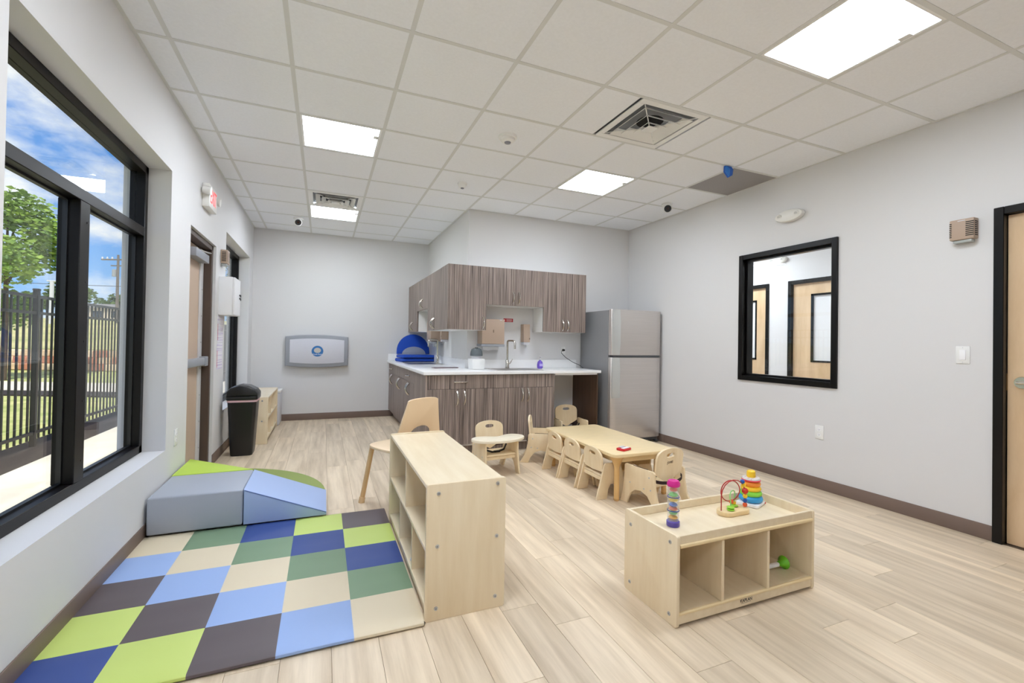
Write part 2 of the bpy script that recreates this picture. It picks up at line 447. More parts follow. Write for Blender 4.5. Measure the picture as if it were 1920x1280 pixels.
bm = nb(); tube(bm, [(-1.05, 4.85, 2.03), (-0.99, 5.03, 2.035), (-1.03, 5.17, 2.05)], 0.008, 6); tube(bm, [(-1.05, 4.85, 2.02), (-1.05, 4.85, 2.045)], 0.012, 8)
fin(bm, 'closer_arm', chrome, d2)
fin(box(nb(), -1.13, -1.03, DR[0], DR[1], 0.0, 0.012), 'threshold', chrome, d2)

# ------------------------------------------------------------------ door and window in the right wall
def door_right(name, x, y0, y1, face, knob_y, lite=None):
    """frame outer y0..y1, wall face at x, seen from the -x side when face=-1"""
    fw = 0.05; t = 0.16
    xa, xb = (x - 0.018, x + t) if face < 0 else (x - t, x + 0.018)
    f = nb()
    for a in ((y0, y0 + fw, 0, 2.18), (y1 - fw, y1, 0, 2.18), (y0 + fw, y1 - fw, 2.13, 2.18)):
        box(f, xa, xb, *a, 0.003, 1)
    r = fin(f, name, frame_bk); r['kind'] = 'structure'
    lx = x + 0.03 if face < 0 else x - 0.07
    if lite:
        b = nb(); a0, a1, z0, z1 = lite
        box(b, lx, lx + 0.04, y0 + fw + 0.003, a0, 0.008, 2.127); box(b, lx, lx + 0.04, a1, y1 - fw - 0.003, 0.008, 2.127)
        box(b, lx, lx + 0.04, a0, a1, 0.008, z0); box(b, lx, lx + 0.04, a0, a1, z1, 2.127)
        lf = fin(b, 'door_leaf', doorwood, r, smooth=False)
        g = nb()
        for q in ((a0, a0 + 0.025, z0, z1), (a1 - 0.025, a1, z0, z1), (a0, a1, z0, z0 + 0.025), (a0, a1, z1 - 0.025, z1)): box(g, lx - 0.006, lx + 0.046, *q)
        fin(g, 'lite_frame', frame_bk, lf)
        fin(box(nb(), lx + 0.017, lx + 0.023, a0, a1, z0, z1), 'pane', M('frosted_white', (232, 232, 232), 0.25), lf)
    else:
        lf = fin(box(nb(), lx, lx + 0.04, y0 + fw + 0.003, y1 - fw - 0.003, 0.008, 2.127, 0.002, 1), 'door_leaf', doorwood, r)
    s = -1 if face < 0 else 1
    kx = lx if face < 0 else lx + 0.04
    k = nb()
    m0 = bmesh.ops.create_cone(k, cap_ends=True, segments=28, radius1=0.040, radius2=0.036, depth=0.012)
    for v in m0['verts']: v.co = Vector((kx + s * (0.006 + v.co.z), knob_y + v.co.x, 1.045 + v.co.y))
    cyl(k, (kx + s * 0.01, knob_y, 1.045), (kx + s * 0.05, knob_y, 1.045), 0.011)
    kb = fin(k, 'door_rose', chrome, lf)
    k = nb(); tube(k, [(kx + s * 0.05, knob_y - 0.012 * s, 1.045), (kx + s * 0.052, knob_y + 0.11 * (-1), 1.047)], 0.0095, 10)
    fin(k, 'lever', chrome, lf)
    return r
d1 = door_right('door_1', XR, RD[0], RD[1], -1, 1.385)
fin(box(nb(), XR + 0.028, XR + 0.045, RD[1] - 0.052, RD[1] - 0.049, 0.99, 1.10), 'strike_plate', M('brass_tan', (176, 140, 96), 0.4, metal=0.6), d1)

bm = nb(); fw = 0.05
for a in ((RW[0], RW[0] + fw, RW[2], RW[3]), (RW[1] - fw, RW[1], RW[2], RW[3]), (RW[0] + fw, RW[1] - fw, RW[2], RW[2] + fw), (RW[0] + fw, RW[1] - fw, RW[3] - fw, RW[3])):
    box(bm, XR - 0.02, XR + 0.14, *a, 0.003, 1)
w3 = fin(bm, 'window_3', frame_bk); w3['kind'] = 'structure'
bm = nb(); q = 0.02
for a in ((RW[0] + fw, RW[0] + fw + q, RW[2] + fw, RW[3] - fw), (RW[1] - fw - q, RW[1] - fw, RW[2] + fw, RW[3] - fw), (RW[0] + fw, RW[1] - fw, RW[2] + fw, RW[2] + fw + q), (RW[0] + fw, RW[1] - fw, RW[3] - fw - q, RW[3] - fw)):
    box(bm, XR + 0.03, XR + 0.09, *a, 0.002, 1)
fin(bm, 'stop_bead', frame_bk, w3)
fin(box(nb(), XR + 0.058, XR + 0.064, RW[0] + fw, RW[1] - fw, RW[2] + fw, RW[3] - fw), 'pane', glass, w3)

# hallway beyond the inner window
HX = 6.05
struct('floor_hall', box(nb(), XR + 0.12, HX + 0.2, 0.2, 7.6, -0.12, 0.0), M('hall_floor', (196, 174, 148), 0.5, var=0.06, vs=(1, 14, 1)))
struct('ceiling_hall', box(nb(), XR + 0.12, HX + 0.2, 0.2, 7.6, 2.75, 3.1), ceilm)
bm = nb(); HD = ((3.44, 4.39), (4.69, 5.64))
for a in ((0.2, HD[0][0], 0, 2.75), (HD[0][0], HD[0][1], 2.18, 2.75), (HD[0][1], HD[1][0], 0, 2.75), (HD[1][0], HD[1][1], 2.18, 2.75), (HD[1][1], 7.6, 0, 2.75)): box(bm, HX, HX + 0.12, *a)
box(bm, HX + 0.4, HX + 0.44, 0.2, 7.6, 0, 2.75)
struct('wall_hall', bm, wallm)
struct('wall_hall_end', box(nb(), XR + 0.12, HX, 7.5, 7.6, 0, 2.75), wallm)
struct('wall_hall_near', box(nb(), XR + 0.12, HX, 0.2, 0.3, 0, 2.75), wallm)
door_right('door_3', HX, HD[0][0], HD[0][1], -1, 3.56, (3.70, 4.085, 1.05, 1.975))
door_right('door_4', HX, HD[1][0], HD[1][1], -1, 5.53, (4.92, 5.25, 1.05, 1.955))
for hy in (2.6, 5.9):  # extra panels added to brighten the hallway
    hq = thing('ceiling_light', 'fill light panel added in the hallway %s the inner window' % ('right of' if hy < 4 else 'left of'), 'ceiling light', (5.2, hy, 2.75))
    fin(box(nb(), -0.3, 0.3, -0.3, 0.3, -0.012, 0.0), 'frame', whitem, hq); fin(box(nb(), -0.28, 0.28, -0.28, 0.28, -0.016, -0.0125), 'diffuser', M('light_diffuser', (237, 245, 255), 0.5, emit=PANEL), hq)
hl = thing('ceiling_light', 'glowing hallway ceiling panel seen through the inner window', 'ceiling light', (5.2, 4.9, 2.75))
fin(box(nb(), -0.3, 0.3, -0.3, 0.3, -0.012, 0.0), 'frame', whitem, hl)

# ------------------------------------------------------------------ ceiling fittings
panelm = M('light_diffuser', (237, 245, 255), 0.5, emit=PANEL)
fin(box(nb(), -0.28, 0.28, -0.28, 0.28, -0.016, -0.011), 'diffuser', panelm, hl)
def cell_c(x, y):
    i, j = find_cell(x, y); return (xsed[i] + xsed[i + 1]) / 2, (ysed[j] + ysed[j + 1]) / 2
for (x, y), lab in LIGHTS:
    cx, cy = cell_c(x, y)
    t = thing('ceiling_light', lab, 'ceiling light', (cx, cy, ZC), group='square ceiling light panels')
    bm = nb(); s, w = 0.2925, 0.016
    for a in ((-s, s, -s, -s + w), (-s, s, s - w, s), (-s, -s + w, -s + w, s - w), (s - w, s, -s + w, s - w)): box(bm, *a, 0.001, 0.03)
    fin(bm, 'frame', whitem, t)
    fin(box(nb(), -s + w, s - w, -s + w, s - w, 0.006, 0.012), 'diffuser', panelm, t)
    fin(box(nb(), s - w - 0.035, s - w + 0.004, -0.16, -0.10, -0.002, 0.007, 0.002, 1), 'latch', teem, t)

def diffuser_vent(cx, cy, label, bright):
    t = thing('ceiling_vent', label, 'vent', (cx, cy, ZC), group='square ceiling air vents')
    s = 0.293
    fin(box(nb(), -s, s, -s, s, 0.035, 0.040), 'duct_plate', M('vent_cavity', (150, 152, 156), 0.6), t)
    bm = nb(); w = 0.05
    for a in ((-s, s, -s, -s + w), (-s, s, s - w, s), (-s, -s + w, -s + w, s - w), (s - w, s, -s + w, s - w)): box(bm, *a, -0.002, 0.008, 0.002, 1)
    fin(bm, 'frame', whitem, t)
    for k, (r, z) in enumerate(((0.215, -0.012), (0.150, -0.022), (0.085, -0.030))):
        bm = nb(); q = r - 0.045
        lo = [bm.verts.new((sx * r, sy * r, z)) for sx, sy in ((-1, -1), (1, -1), (1, 1), (-1, 1))]
        hi = [bm.verts.new((sx * q, sy * q, z + 0.035)) for sx, sy in ((-1, -1), (1, -1), (1, 1), (-1, 1))]
        lo2 = [bm.verts.new((v.co.x, v.co.y, v.co.z + 0.004)) for v in lo]; hi2 = [bm.verts.new((v.co.x, v.co.y, v.co.z + 0.004)) for v in hi]
        for i in range(4):
            j = (i + 1) % 4
            bm.faces.new((lo[i], lo[j], hi[j], hi[i])); bm.faces.new((lo2[j], lo2[i], hi2[i], hi2[j]))
            bm.faces.new((lo[j], lo[i], lo2[i], lo2[j])); bm.faces.new((hi[i], hi[j], hi2[j], hi2[i]))
        fin(bm, 'louvre', whitem, t)
    bm = nb(); cyl(bm, (0, 0, 0.0335), (0, 0, 0.0348), bright, n=28); fin(bm, 'duct_shade_disc', darkgap, t)  # flat dark disc, shade inside the duct put in as colour
    bm = nb()
    box(bm, -0.045, 0.045, -0.045, 0.045, -0.026, -0.020, 0.002, 1)
    for a in (45, 135, 225, 315):
        c, sn = math.cos(math.radians(a)), math.sin(math.radians(a))
        tube(bm, [(0.05 * c, 0.05 * sn, -0.012), (0.33 * c, 0.33 * sn, 0.006)], 0.004, 6)
    fin(bm, 'core', whitem, t)
diffuser_vent(2.234, (gy[8] + gy[9]) / 2, 'square stepped air vent in the ceiling before the gray tile', 0.10)
cx, cy = cell_c(0.10, 5.78)
diffuser_vent(cx, cy, 'square air vent just before the alcove light panel', 0.17)

def detector(x, y, r, label, cat):
    t = thing('smoke_detector', label, cat, (x, y, ZC + 0.002), group='round ceiling detectors')
    bm = nb(); lathe(bm, [(0, 0), (r, 0), (r, -0.012), (r * 0.95, -0.02), (0, -0.02)]); fin(bm, 'base', whitem, t)
    bm = nb(); lathe(bm, [(r * 0.8, -0.02), (r * 0.75, -0.038), (r * 0.55, -0.048), (0, -0.050)]); fin(bm, 'cover', whitem, t)
    bm = nb(); lathe(bm, [(r * 0.36, -0.0485), (r * 0.32, -0.056), (0, -0.057)], n=16); fin(bm, 'sensor_eye', M('sensor_grey', (128, 130, 142), 0.4), t)
    return t
detector(1.326, 3.357, 0.075, 'large white smoke detector on its own ceiling tile', 'smoke detector')
detector(1.300, 4.554, 0.05, 'small white detector on the ceiling near the alcove corner', 'smoke detector')

def camera_dome(x, y, ang, label):
    t = thing('security_camera', label, 'security camera', (x, y, ZC), rz=ang, group='small black and white ceiling cameras'); t.scale = (1.3, 1.3, 1.3)
    bm = nb(); lathe(bm, [(0, 0.0), (0.048, 0.0), (0.048, -0.012), (0.03, -0.02), (0, -0.02)]); fin(bm, 'mount', whitem, t)
    bm = nb(); cyl(bm, (0, 0.035, -0.035), (0, -0.05, -0.055), 0.033, 0.036, 24); fin(bm, 'housing', whitem, t)
    bm = nb(); cyl(bm, (0, -0.049, -0.055), (0, -0.056, -0.0565), 0.031, 0.029, 24); f = fin(bm, 'lens_face', black, t)
    bm = nb(); cyl(bm, (0, -0.055, -0.056), (0, -0.060, -0.057), 0.012, 0.010, 16); fin(bm, 'lens', M('lens_brown', (58, 34, 26), 0.15), t)
camera_dome(3.663, 4.17, -0.62, 'small round ceiling camera near the right-hand wall')
camera_dome(-0.345, 6.84, 0.0, 'small round ceiling camera at the back of the alcove')
# perforated gray tile and the blue tag
i, j = gcell
t = thing('return_grille', 'gray perforated ceiling tile against the right-hand wall', 'ceiling panel', ((xsed[i] + xsed[i + 1]) / 2, (ysed[j] + ysed[j + 1]) / 2, ZC))
wx = (xsed[i + 1] - xsed[i]) / 2 - 0.012
fin(box(nb(), -wx, wx, -0.2925, 0.2925, 0.0, 0.014, 0.001, 1), 'panel', M('perforated_grey', (150, 146, 145), 0.6, var=0.12, vs=(160, 160, 160), det=1), t)
t = thing('blue_tag', 'crumpled blue plastic tag hanging from the ceiling beside the gray tile', 'tag', (3.39, 3.06, ZC))
bm = nb(); prism(bm, [(-0.045, 0.0), (0.02, 0.012), (0.055, -0.02), (0.045, -0.075), (0.0, -0.10), (-0.05, -0.055)], 'y', -0.012, 0.012, 0.006); fin(bm, 'tag_body', M('blue_plastic', (20, 92, 196), 0.35), t)
bm = nb(); prism(bm, [(-0.05, -0.01), (-0.005, -0.03), (-0.012, -0.098), (-0.055, -0.06)], 'y', -0.03, -0.012, 0.004); fin(bm, 'tag_flap', M('blue_plastic_light', (46, 124, 216), 0.35), t)

# ------------------------------------------------------------------ kitchen
kx0, kyf = 1.005, 4.80       # door planes of the base units
def mapper(face):
    """returns f(a, d, z): a along the run, d outwards from the face plane"""
    return (lambda p, a, d, z: (a, p - d, z)) if face == 'y' else (lambda p, a, d, z: (p - d, a, z))
def slab(bm, face, p, a0, a1, d0, d1, z0, z1, bev=0.0):
    if face == 'y': box(bm, a0, a1, p - d1, p - d0, z0, z1, bev, 1)
    else: box(bm, p - d1, p - d0, a0, a1, z0, z1, bev, 1)
def handle(face, p, a, z, L, horiz, parent, d0=0.02):
    mp_ = mapper(face); pts = []
    for k in range(9):
        t = -1 + 2 * k / 8; b = 0.036 * (1 - t * t) + 0.006
        pts.append(mp_(p, a + (t * L / 2 if horiz else 0), d0 + b - 0.004, z + (0 if horiz else t * L / 2)))
    bm = nb(); tube(bm, pts, [0.0065 + 0.004 * abs(-1 + 2 * k / 8) for k in range(9)], 8)
    return fin(bm, 'handle', chrome, parent)
def unit(name, label, face, p, a0, a1, depth, z0, z1, fronts, toe=False, group=None, bodymat=None):
    """fronts: (kind, a0, a1, z0, z1, handle or None) with handle=(a, z, length, horizontal)"""
    t = thing(name, label, 'cabinet', (0, 0, 0), group=group)
    bm = nb(); slab(bm, face, p, a0 + 0.001, a1 - 0.001, -depth, -0.003, z0 + (0.1 if toe else 0), z1)
    fin(bm, 'body', bodymat or whitem, t)
    bm = nb(); slab(bm, face, p, a0 + 0.0005, a1 - 0.0005, -0.0028, 0.0005, z0 + (0.12 if toe else 0.002), z1 - 0.001)
    fin(bm, 'seam_backing', M('seam_dark', (30, 25, 23), 0.6), t)  # dark sheet added behind the fronts so the gaps between them read dark
    if toe:
        bm = nb(); slab(bm, face, p, a0 + 0.001, a1 - 0.001, -depth, -0.06, 0.0, 0.099); fin(bm, 'toe_kick', lam, t)
    for kind, b0, b1, c0, c1, h in fronts:
        bm = nb(); slab(bm, face, p, b0 + 0.0015, b1 - 0.0015, 0.001, 0.020, c0 + 0.0015, c1 - 0.0015, 0.0012)
        f = fin(bm, kind, lam, t)
        if h: handle(face, p, h[0], h[1], h[2], h[3], f)
    return t
gB, gU = 'dark laminate base cabinets', 'dark laminate wall cabinets'
Zb, Zd, Zt = 0.118, 0.730, 0.882
pf = kyf + 0.02
unit('base_cabinet', 'dark base cabinet with drawer handle at the outer kitchen corner', 'y', pf, 1.03, 1.775, 0.56, 0, Zt,
     [('drawer', 1.03, 1.775, Zd, Zt, (1.396, 0.806, 0.146, True)), ('door', 1.03, 1.395, Zb, Zd, (1.355, 0.63, 0.145, False)), ('door', 1.395, 1.775, Zb, Zd, (1.437, 0.63, 0.145, False))], True, gB)
unit('base_cabinet', 'dark sink base cabinet with plain top panel beside the knee space', 'y', pf, 1.775, 2.553, 0.56, 0, Zt,
     [('false_front', 1.775, 2.535, Zd, Zt, None), ('door', 1.775, 2.165, Zb, Zd, (2.128, 0.645, 0.145, False)), ('door', 2.165, 2.535, Zb, Zd, (2.202, 0.645, 0.145, False)), ('filler', 2.535, 2.553, Zb - 0.0, Zt, None)], True, gB)
px_ = kx0 + 0.02
yl = [5.45, 6.20, 6.95, 7.70]
def leftbase(k, label, drawer):
    a0, a1 = yl[k], yl[k + 1]; m = (a0 + a1) / 2
    fr = [('drawer' if drawer else 'false_front', a0, a1, Zd, Zt, (m, 0.806, 0.13, True) if drawer else None),
          ('door', a0, m, Zb, Zd, (m - 0.035, 0.64, 0.145, False)), ('door', m, a1, Zb, Zd, (m + 0.035, 0.64, 0.145, False))]
    unit('base_cabinet', label, 'x', px_, a0, a1, 0.58, 0, Zt, fr, True, gB)
leftbase(0, 'dark base cabinet with a drawer, nearest on the alcove side', True)
leftbase(1, 'dark sink base cabinet in the middle of the alcove side', False)
leftbase(2, 'dark base cabinet with a drawer against the alcove back wall', True)
t = thing('corner_filler', 'dark blank corner panel joining the two base cabinet runs', 'cabinet')
fin(box(nb(), kx0, kx0 + 0.02, kyf, 5.45, Zb, Zt, 0.001, 1), 'side_panel', lam, t)
fin(box(nb(), kx0 + 0.02, 1.03, kyf, kyf + 0.02, Zb, Zt, 0.001, 1), 'front_strip', lam, t)
fin(box(nb(), 1.012, 1.029, kyf + 0.06, 5.449, 0.0, Zb - 0.002), 'toe_kick', lam, t)
tag(fin(box(nb(), 3.150, 3.168, 4.805, YK - 0.001, 0.0, 0.881, 0.001, 1), 'end_panel', lam_dk), 'espresso brown end panel supporting the counter beside the refrigerator', 'panel')
# worktop
t = thing('countertop', 'white L-shaped countertop wrapping the outside wall corner', 'countertop')
bm = nb(); prism(bm, [(0.980, 4.775), (3.190, 4.775), (3.190, YK - 0.001), (XA - 0.001, YK - 0.001), (XA - 0.001, YB - 0.001), (0.980, YB - 0.001)], 'z', 0.886, 0.920, 0.003); fin(bm, 'top', counter, t)
fin(box(nb(), 2.56, 3.148, 4.80, 4.815, 0.866, 0.886), 'front_cleat', counter, t)
bm = nb(); prism(bm, [(XA - 0.02, 5.38), (3.188, 5.38), (3.188, YK - 0.0015), (XA - 0.0015, YK - 0.0015), (XA - 0.0015, YB - 0.002), (XA - 0.02, YB - 0.002)], 'z', 0.9205, 1.027, 0.002); fin(bm, 'backsplash', counter, t)
fin(box(nb(), 0.985, 1.60, YB - 0.02, YB - 0.002, 0.9205, 1.027, 0.002), 'backsplash', counter, t)
# uppers, front run
pu = 5.08 + 0.02; U0z, U1z, Um = 1.388, 2.144, 1.694
unit('wall_cabinet', 'dark wall cabinet with one wide door at the outer kitchen corner', 'y', pu, 1.315, 1.773, 0.295, U0z, U1z,
     [('door', 1.322, 1.773, U0z, U1z, (1.735, 1.475, 0.13, False))], group=gU)
unit('wall_cabinet', 'short dark wall cabinet above the paper towel dispenser and sink', 'y', pu, 1.773, 2.530, 0.295, Um, U1z,
     [('door', 1.773, 2.149, Um, U1z, (2.112, 1.79, 0.13, False)), ('door', 2.149, 2.530, Um, U1z, (2.190, 1.79, 0.13, False))], group=gU)
unit('wall_cabinet', 'tall dark wall cabinet next to the refrigerator', 'y', pu, 2.530, 3.145, 0.295, U0z, U1z,
     [('door', 2.530, 2.836, U0z, U1z, (2.800, 1.475, 0.13, False)), ('door', 2.836, 3.145, U0z, U1z, (2.872, 1.475, 0.13, False))], group=gU)
xu = 1.29 + 0.015; pxu = xu + 0.02
yu = [5.42, 6.17, 6.93, 7.69]
for k, (lab, zz) in enumerate((('dark wall cabinet on the alcove side nearest the corner', U0z), ('short dark wall cabinet on the alcove side above the second sink', Um), ('dark wall cabinet at the far end of the alcove side', U0z))):
    a0, a1 = yu[k], yu[k + 1]; m = (a0 + a1) / 2
    unit('wall_cabinet', lab, 'x', pxu, a0, a1, 0.308, zz, U1z,
         [('door', a0, m, zz, U1z, (m - 0.035, zz + 0.09, 0.13, False)), ('door', m, a1, zz, U1z, (m + 0.035, zz + 0.09, 0.13, False))], group=gU)
t = thing('corner_filler', 'dark blank panel at the corner of the wall cabinets', 'cabinet')
fin(box(nb(), xu - 0.001, xu + 0.009, 5.083, 5.419, U0z, U1z, 0.001, 1), 'side_panel', lam, t)
fin(box(nb(), xu + 0.009, 1.3205, 5.0815, 5.0995, U0z, U1z), 'front_strip', lam, t)

# sinks and taps
def sink(label, cx, cy, w, d, rz):
    t = thing('sink', label, 'sink', (cx, cy, 0.9205), rz, 'stainless drop-in sinks')
    o_, h_ = rrect(-w / 2, w / 2, -d / 2, d / 2, 0.03), rrect(-w / 2 + 0.035, w / 2 - 0.035, -d / 2 + 0.035, d / 2 - 0.07, 0.04)
    bm = nb(); plate_with_hole(bm, o_, h_, 'z', 0.0, 0.004); fin(bm, 'rim', steel, t)
    bm = nb(); prism(bm, [(p[0] * 0.995, p[1] * 0.995) for p in h_], 'z', 0.0006, 0.0014); fin(bm, 'basin', M('basin_steel', (128, 126, 124), 0.3, metal=0.9), t)
    bm = nb(); cyl(bm, (0, -0.02, 0.0015), (0, -0.02, 0.004), 0.04); fin(bm, 'drain', chrome, t)
sink('stainless sink in the front counter below the short wall cabinet', 2.15, 5.10, 0.60, 0.46, 0)
sink('stainless sink in the alcove counter beside the blue pads', 1.32, 6.58, 0.60, 0.50, -PI / 2)
def faucet(label, x, y, rz, hgt):
    t = thing('faucet', label, 'faucet', (x, y, 0.9248), rz, 'gooseneck faucets')
    bm = nb(); lathe(bm, [(0, 0), (0.03, 0), (0.03, 0.006), (0.024, 0.01), (0.022, 0.10), (0.018, 0.105), (0, 0.105)], n=20); fin(bm, 'body', chrome, t)
    pts = [(0, 0, 0.1), (0, 0, hgt - 0.02)] + [(0, -0.02 + 0.02 * math.cos(a), hgt - 0.02 + 0.02 * math.sin(a)) for a in (0.5, 1.1, 1.57)] + [(0, -0.10, hgt), (0, -0.125, hgt - 0.008), (0, -0.135, hgt - 0.03), (0, -0.135, hgt - 0.10)]
    bm = nb(); tube(bm, pts, 0.0125, 12); fin(bm, 'spout', chrome, t)
    bm = nb(); tube(bm, [(0.02, 0, 0.05), (0.045, -0.005, 0.065), (0.075, -0.012, 0.115)], [0.009, 0.008, 0.006], 10); fin(bm, 'lever', chrome, t)
faucet('square-necked faucet at the front counter sink', 2.130, 5.275, 0.35, 0.345)
faucet('tall gooseneck faucet leaning over the alcove sink', 1.54, 6.55, -PI / 2, 0.345)

# dispensers on the walls
def towel(label, loc, rz):
    t = thing('paper_towel_dispenser', label, 'dispenser', loc, rz, 'beige paper towel dispensers')
    bm = nb(); box(bm, -0.145, 0.145, -0.19, 0, 0.03, 0.335, 0.006); fin(bm, 'cover', beige, t)
    fin(box(nb(), -0.152, 0.152, -0.185, 0, 0.0, 0.029, 0.004), 'tray', grey_pl, t)
    bm = nb(); prism(bm, [(-0.10, 0.0), (-0.03, -0.004), (0.03, 0.0), (0.09, -0.006), (0.10, -0.045), (0.03, -0.04), (-0.04, -0.05), (-0.09, -0.042)], 'y', -0.11, -0.07); fin(bm, 'paper_towel', M('paper_white', (244, 244, 244), 0.8), t)
    fin(box(nb(), -0.006, 0.006, -0.192, -0.190, 0.17, 0.205), 'lock_slot', M('tan_dark', (120, 102, 88), 0.5), t)
    fin(box(nb(), 0.08, 0.11, -0.192, -0.19, 0.322, 0.33), 'brand_badge', ltgrey, t)
def soap(label, loc, rz):
    t = thing('soap_dispenser', label, 'dispenser', loc, rz, 'beige soap dispensers')
    bm = nb(); prism(bm, [(-0.10, 0.04), (-0.105, 0.10), (-0.095, 0.27), (0, 0.27), (0, 0.04)], 'x', -0.046, 0.046, 0.006); fin(bm, 'cover', beige, t)
    bm = nb(); box(bm, -0.04, 0.04, -0.095, 0, 0.008, 0.039, 0.005); fin(bm, 'push_bar', ltgrey, t)
    bm = nb(); cyl(bm, (0, -0.06, -0.012), (0, -0.06, 0.01), 0.012); fin(bm, 'nozzle', ltgrey, t)
    fin(box(nb(), 0.03, 0.042, -0.107, -0.103, 0.075, 0.095), 'lock', M('tan_dark', (120, 102, 88), 0.5), t)
towel('beige paper towel dispenser on the front wall above the bottle warmer', (1.915, YK, 1.195), 0)
soap('beige soap dispenser on the front wall right of the red notice', (2.405, YK, 1.215), 0)
towel('beige paper towel dispenser in the alcove under the short cabinet', (XA, 6.72, 1.215), -PI / 2)
soap('beige soap dispenser in the alcove nearest the cabinet corner', (XA, 6.34, 1.235), -PI / 2)
# red notice
t = thing('wall_notice', 'small red hand washing notice between the two dispensers', 'sign', (2.183, YK, 1.533))
fin(box(nb(), -0.066, 0.066, -0.003, 0, -0.022, 0.022), 'sheet', M('notice_red', (176, 34, 46), 0.5), t)
for k, w in enumerate((0.075, 0.082, 0.07)):
    fin(box(nb(), 0.012 - w / 2, 0.012 + w / 2, -0.0036, -0.003, 0.009 - k * 0.011, 0.013 - k * 0.011), 'text_line', M('notice_white', (236, 214, 214), 0.6), t)
bm = nb(); cyl(bm, (-0.052, -0.0036, 0), (-0.052, -0.003, 0), 0.009, n=12); fin(bm, 'emblem', M('notice_white', (236, 214, 214), 0.6), t)

# counter objects
t = thing('bottle_warmer', 'white bottle warmer with smoky gray dome lid on the counter', 'bottle warmer', (1.70, 5.21, 0.9205), 0.1)
bm = nb(); prism(bm, [(-0.075, 0), (0.075, 0), (0.085, 0.10), (0.080, 0.125), (-0.080, 0.125), (-0.085, 0.10)], 'y', -0.075, 0.075, 0.012); fin(bm, 'base', whitem, t)
bm = nb(); lathe(bm, [(0.058, 0.125), (0.060, 0.150), (0.066, 0.155), (0.066, 0.160)], n=24); fin(bm, 'basket', ltgrey, t)
bm = nb(); lathe(bm, [(0.076, 0.160), (0.075, 0.185), (0.070, 0.215), (0.060, 0.240), (0.035, 0.252), (0, 0.254)], n=28); fin(bm, 'dome_lid', M('smoke_grey', (92, 100, 104), 0.15), t)
bm = nb(); box(bm, -0.018, 0.018, -0.01, 0.01, 0.250, 0.260, 0.003); fin(bm, 'lid_knob', black, t)
t = thing('soap_bottle', 'purple hand soap pump bottle beside the front sink', 'bottle', (2.530, 5.16, 0.9255))
bm = nb(); lathe(bm, [(0, 0), (0.030, 0), (0.037, 0.015), (0.038, 0.05), (0.030, 0.085), (0.013, 0.10), (0.013, 0.106), (0, 0.106)], n=24); fin(bm, 'bottle_body', M('purple_soap', (118, 92, 200), 0.2), t)
fin(box(nb(), -0.024, 0.024, -0.0395, -0.037, 0.03, 0.062), 'label_patch', M('lilac', (176, 160, 226), 0.4), t)
bm = nb(); cyl(bm, (0, 0, 0.106), (0, 0, 0.118), 0.013); cyl(bm, (0, 0, 0.118), (0, 0, 0.14), 0.004); box(bm, -0.008, 0.008, -0.034, 0.008, 0.138, 0.147, 0.002); fin(bm, 'pump', ltgrey, t)
t = thing('magazine', 'folded dark magazine lying on the counter corner', 'magazine', (1.37, 5.42, 0.9205), 0.12)
fin(box(nb(), -0.155, 0.155, -0.05, 0.05, 0.0, 0.006, 0.002, 1), 'pages', M('pages', (214, 204, 206), 0.7), t)
fin(box(nb(), -0.156, 0.156, -0.051, 0.051, 0.0061, 0.012, 0.002, 1), 'cover', M('magazine_cover', (96, 74, 80), 0.4, var=0.3, vs=(20, 30, 20)), t)
# blue folding pads with gray insert
def arch_pts(w, h0, h, n=16, sx=1.0):
    return [(-w, 0)] + [(-w, h0)] + [(w * math.cos(PI - PI * k / n) * sx, h0 + (h - h0) * math.sin(PI * k / n)) for k in range(1, n)] + [(w, h0), (w, 0)]
t = thing('floor_seat', 'upright royal blue folding floor seat with rounded gray insert', 'floor seat', (1.345, 7.40, 1.035), 0.15)
bm = nb(); prism(bm, arch_pts(0.27, 0.04, 0.32), 'y', -0.02, 0.035, 0.014); sp = fin(bm, 'back_cushion', bluem, t)
bm = nb(); prism(bm, arch_pts(0.195, 0.0, 0.12), 'y', -0.024, -0.0195, 0.002); fin(bm, 'mesh_panel', M('grey_mesh', (158, 164, 176), 0.7), t)
sp.rotation_euler = (-0.08, 0, 0)
for k, (z, lab) in enumerate(((0.9205, 'lowest royal blue padded seat in the pile on the alcove counter'), (0.978, 'upper royal blue padded seat lying under the upright one'))):
    t = thing('floor_seat', lab, 'floor seat', (1.345 + 0.02 * k, 7.28, z), 0.12)
    bm = nb(); box(bm, -0.265, 0.265, -0.22, 0.2, 0.0, 0.05, 0.02, 3); fin(bm, 'cushion', bluem, t)
    bm = nb(); box(bm, -0.262, 0.262, -0.224, -0.2, 0.006, 0.014, 0.002, 1); fin(bm, 'piping', M('navy_trim', (10, 26, 74), 0.7), t)
# wall outlet with cord at counter
t = thing('wall_outlet', 'white outlet above the counter with a black cord plugged in', 'outlet', (2.99, YK, 1.145), 0)
fin(box(nb(), -0.036, 0.036, -0.006, 0, -0.058, 0.058, 0.003), 'plate', whitem, t)
bm = nb(); cyl(bm, (0.0, -0.006, 0.012), (0.0, -0.04, 0.012), 0.017, 0.012, 14); pl = fin(bm, 'plug', black, t)
bm = nb(); pts = [(2.985, 5.362, 1.157), (2.945, 5.345, 1.15), (2.93, 5.335, 1.12), (2.98, 5.30, 1.06), (3.06, 5.25, 1.0), (3.13, 5.20, 0.965), (3.175, 5.17, 0.926), (3.183, 5.22, 0.9245)]
tube(bm, [(p[0] - 2.99, p[1] - YK, p[2] - 1.145) for p in pts], 0.004, 8); fin(bm, 'cable', black, pl)

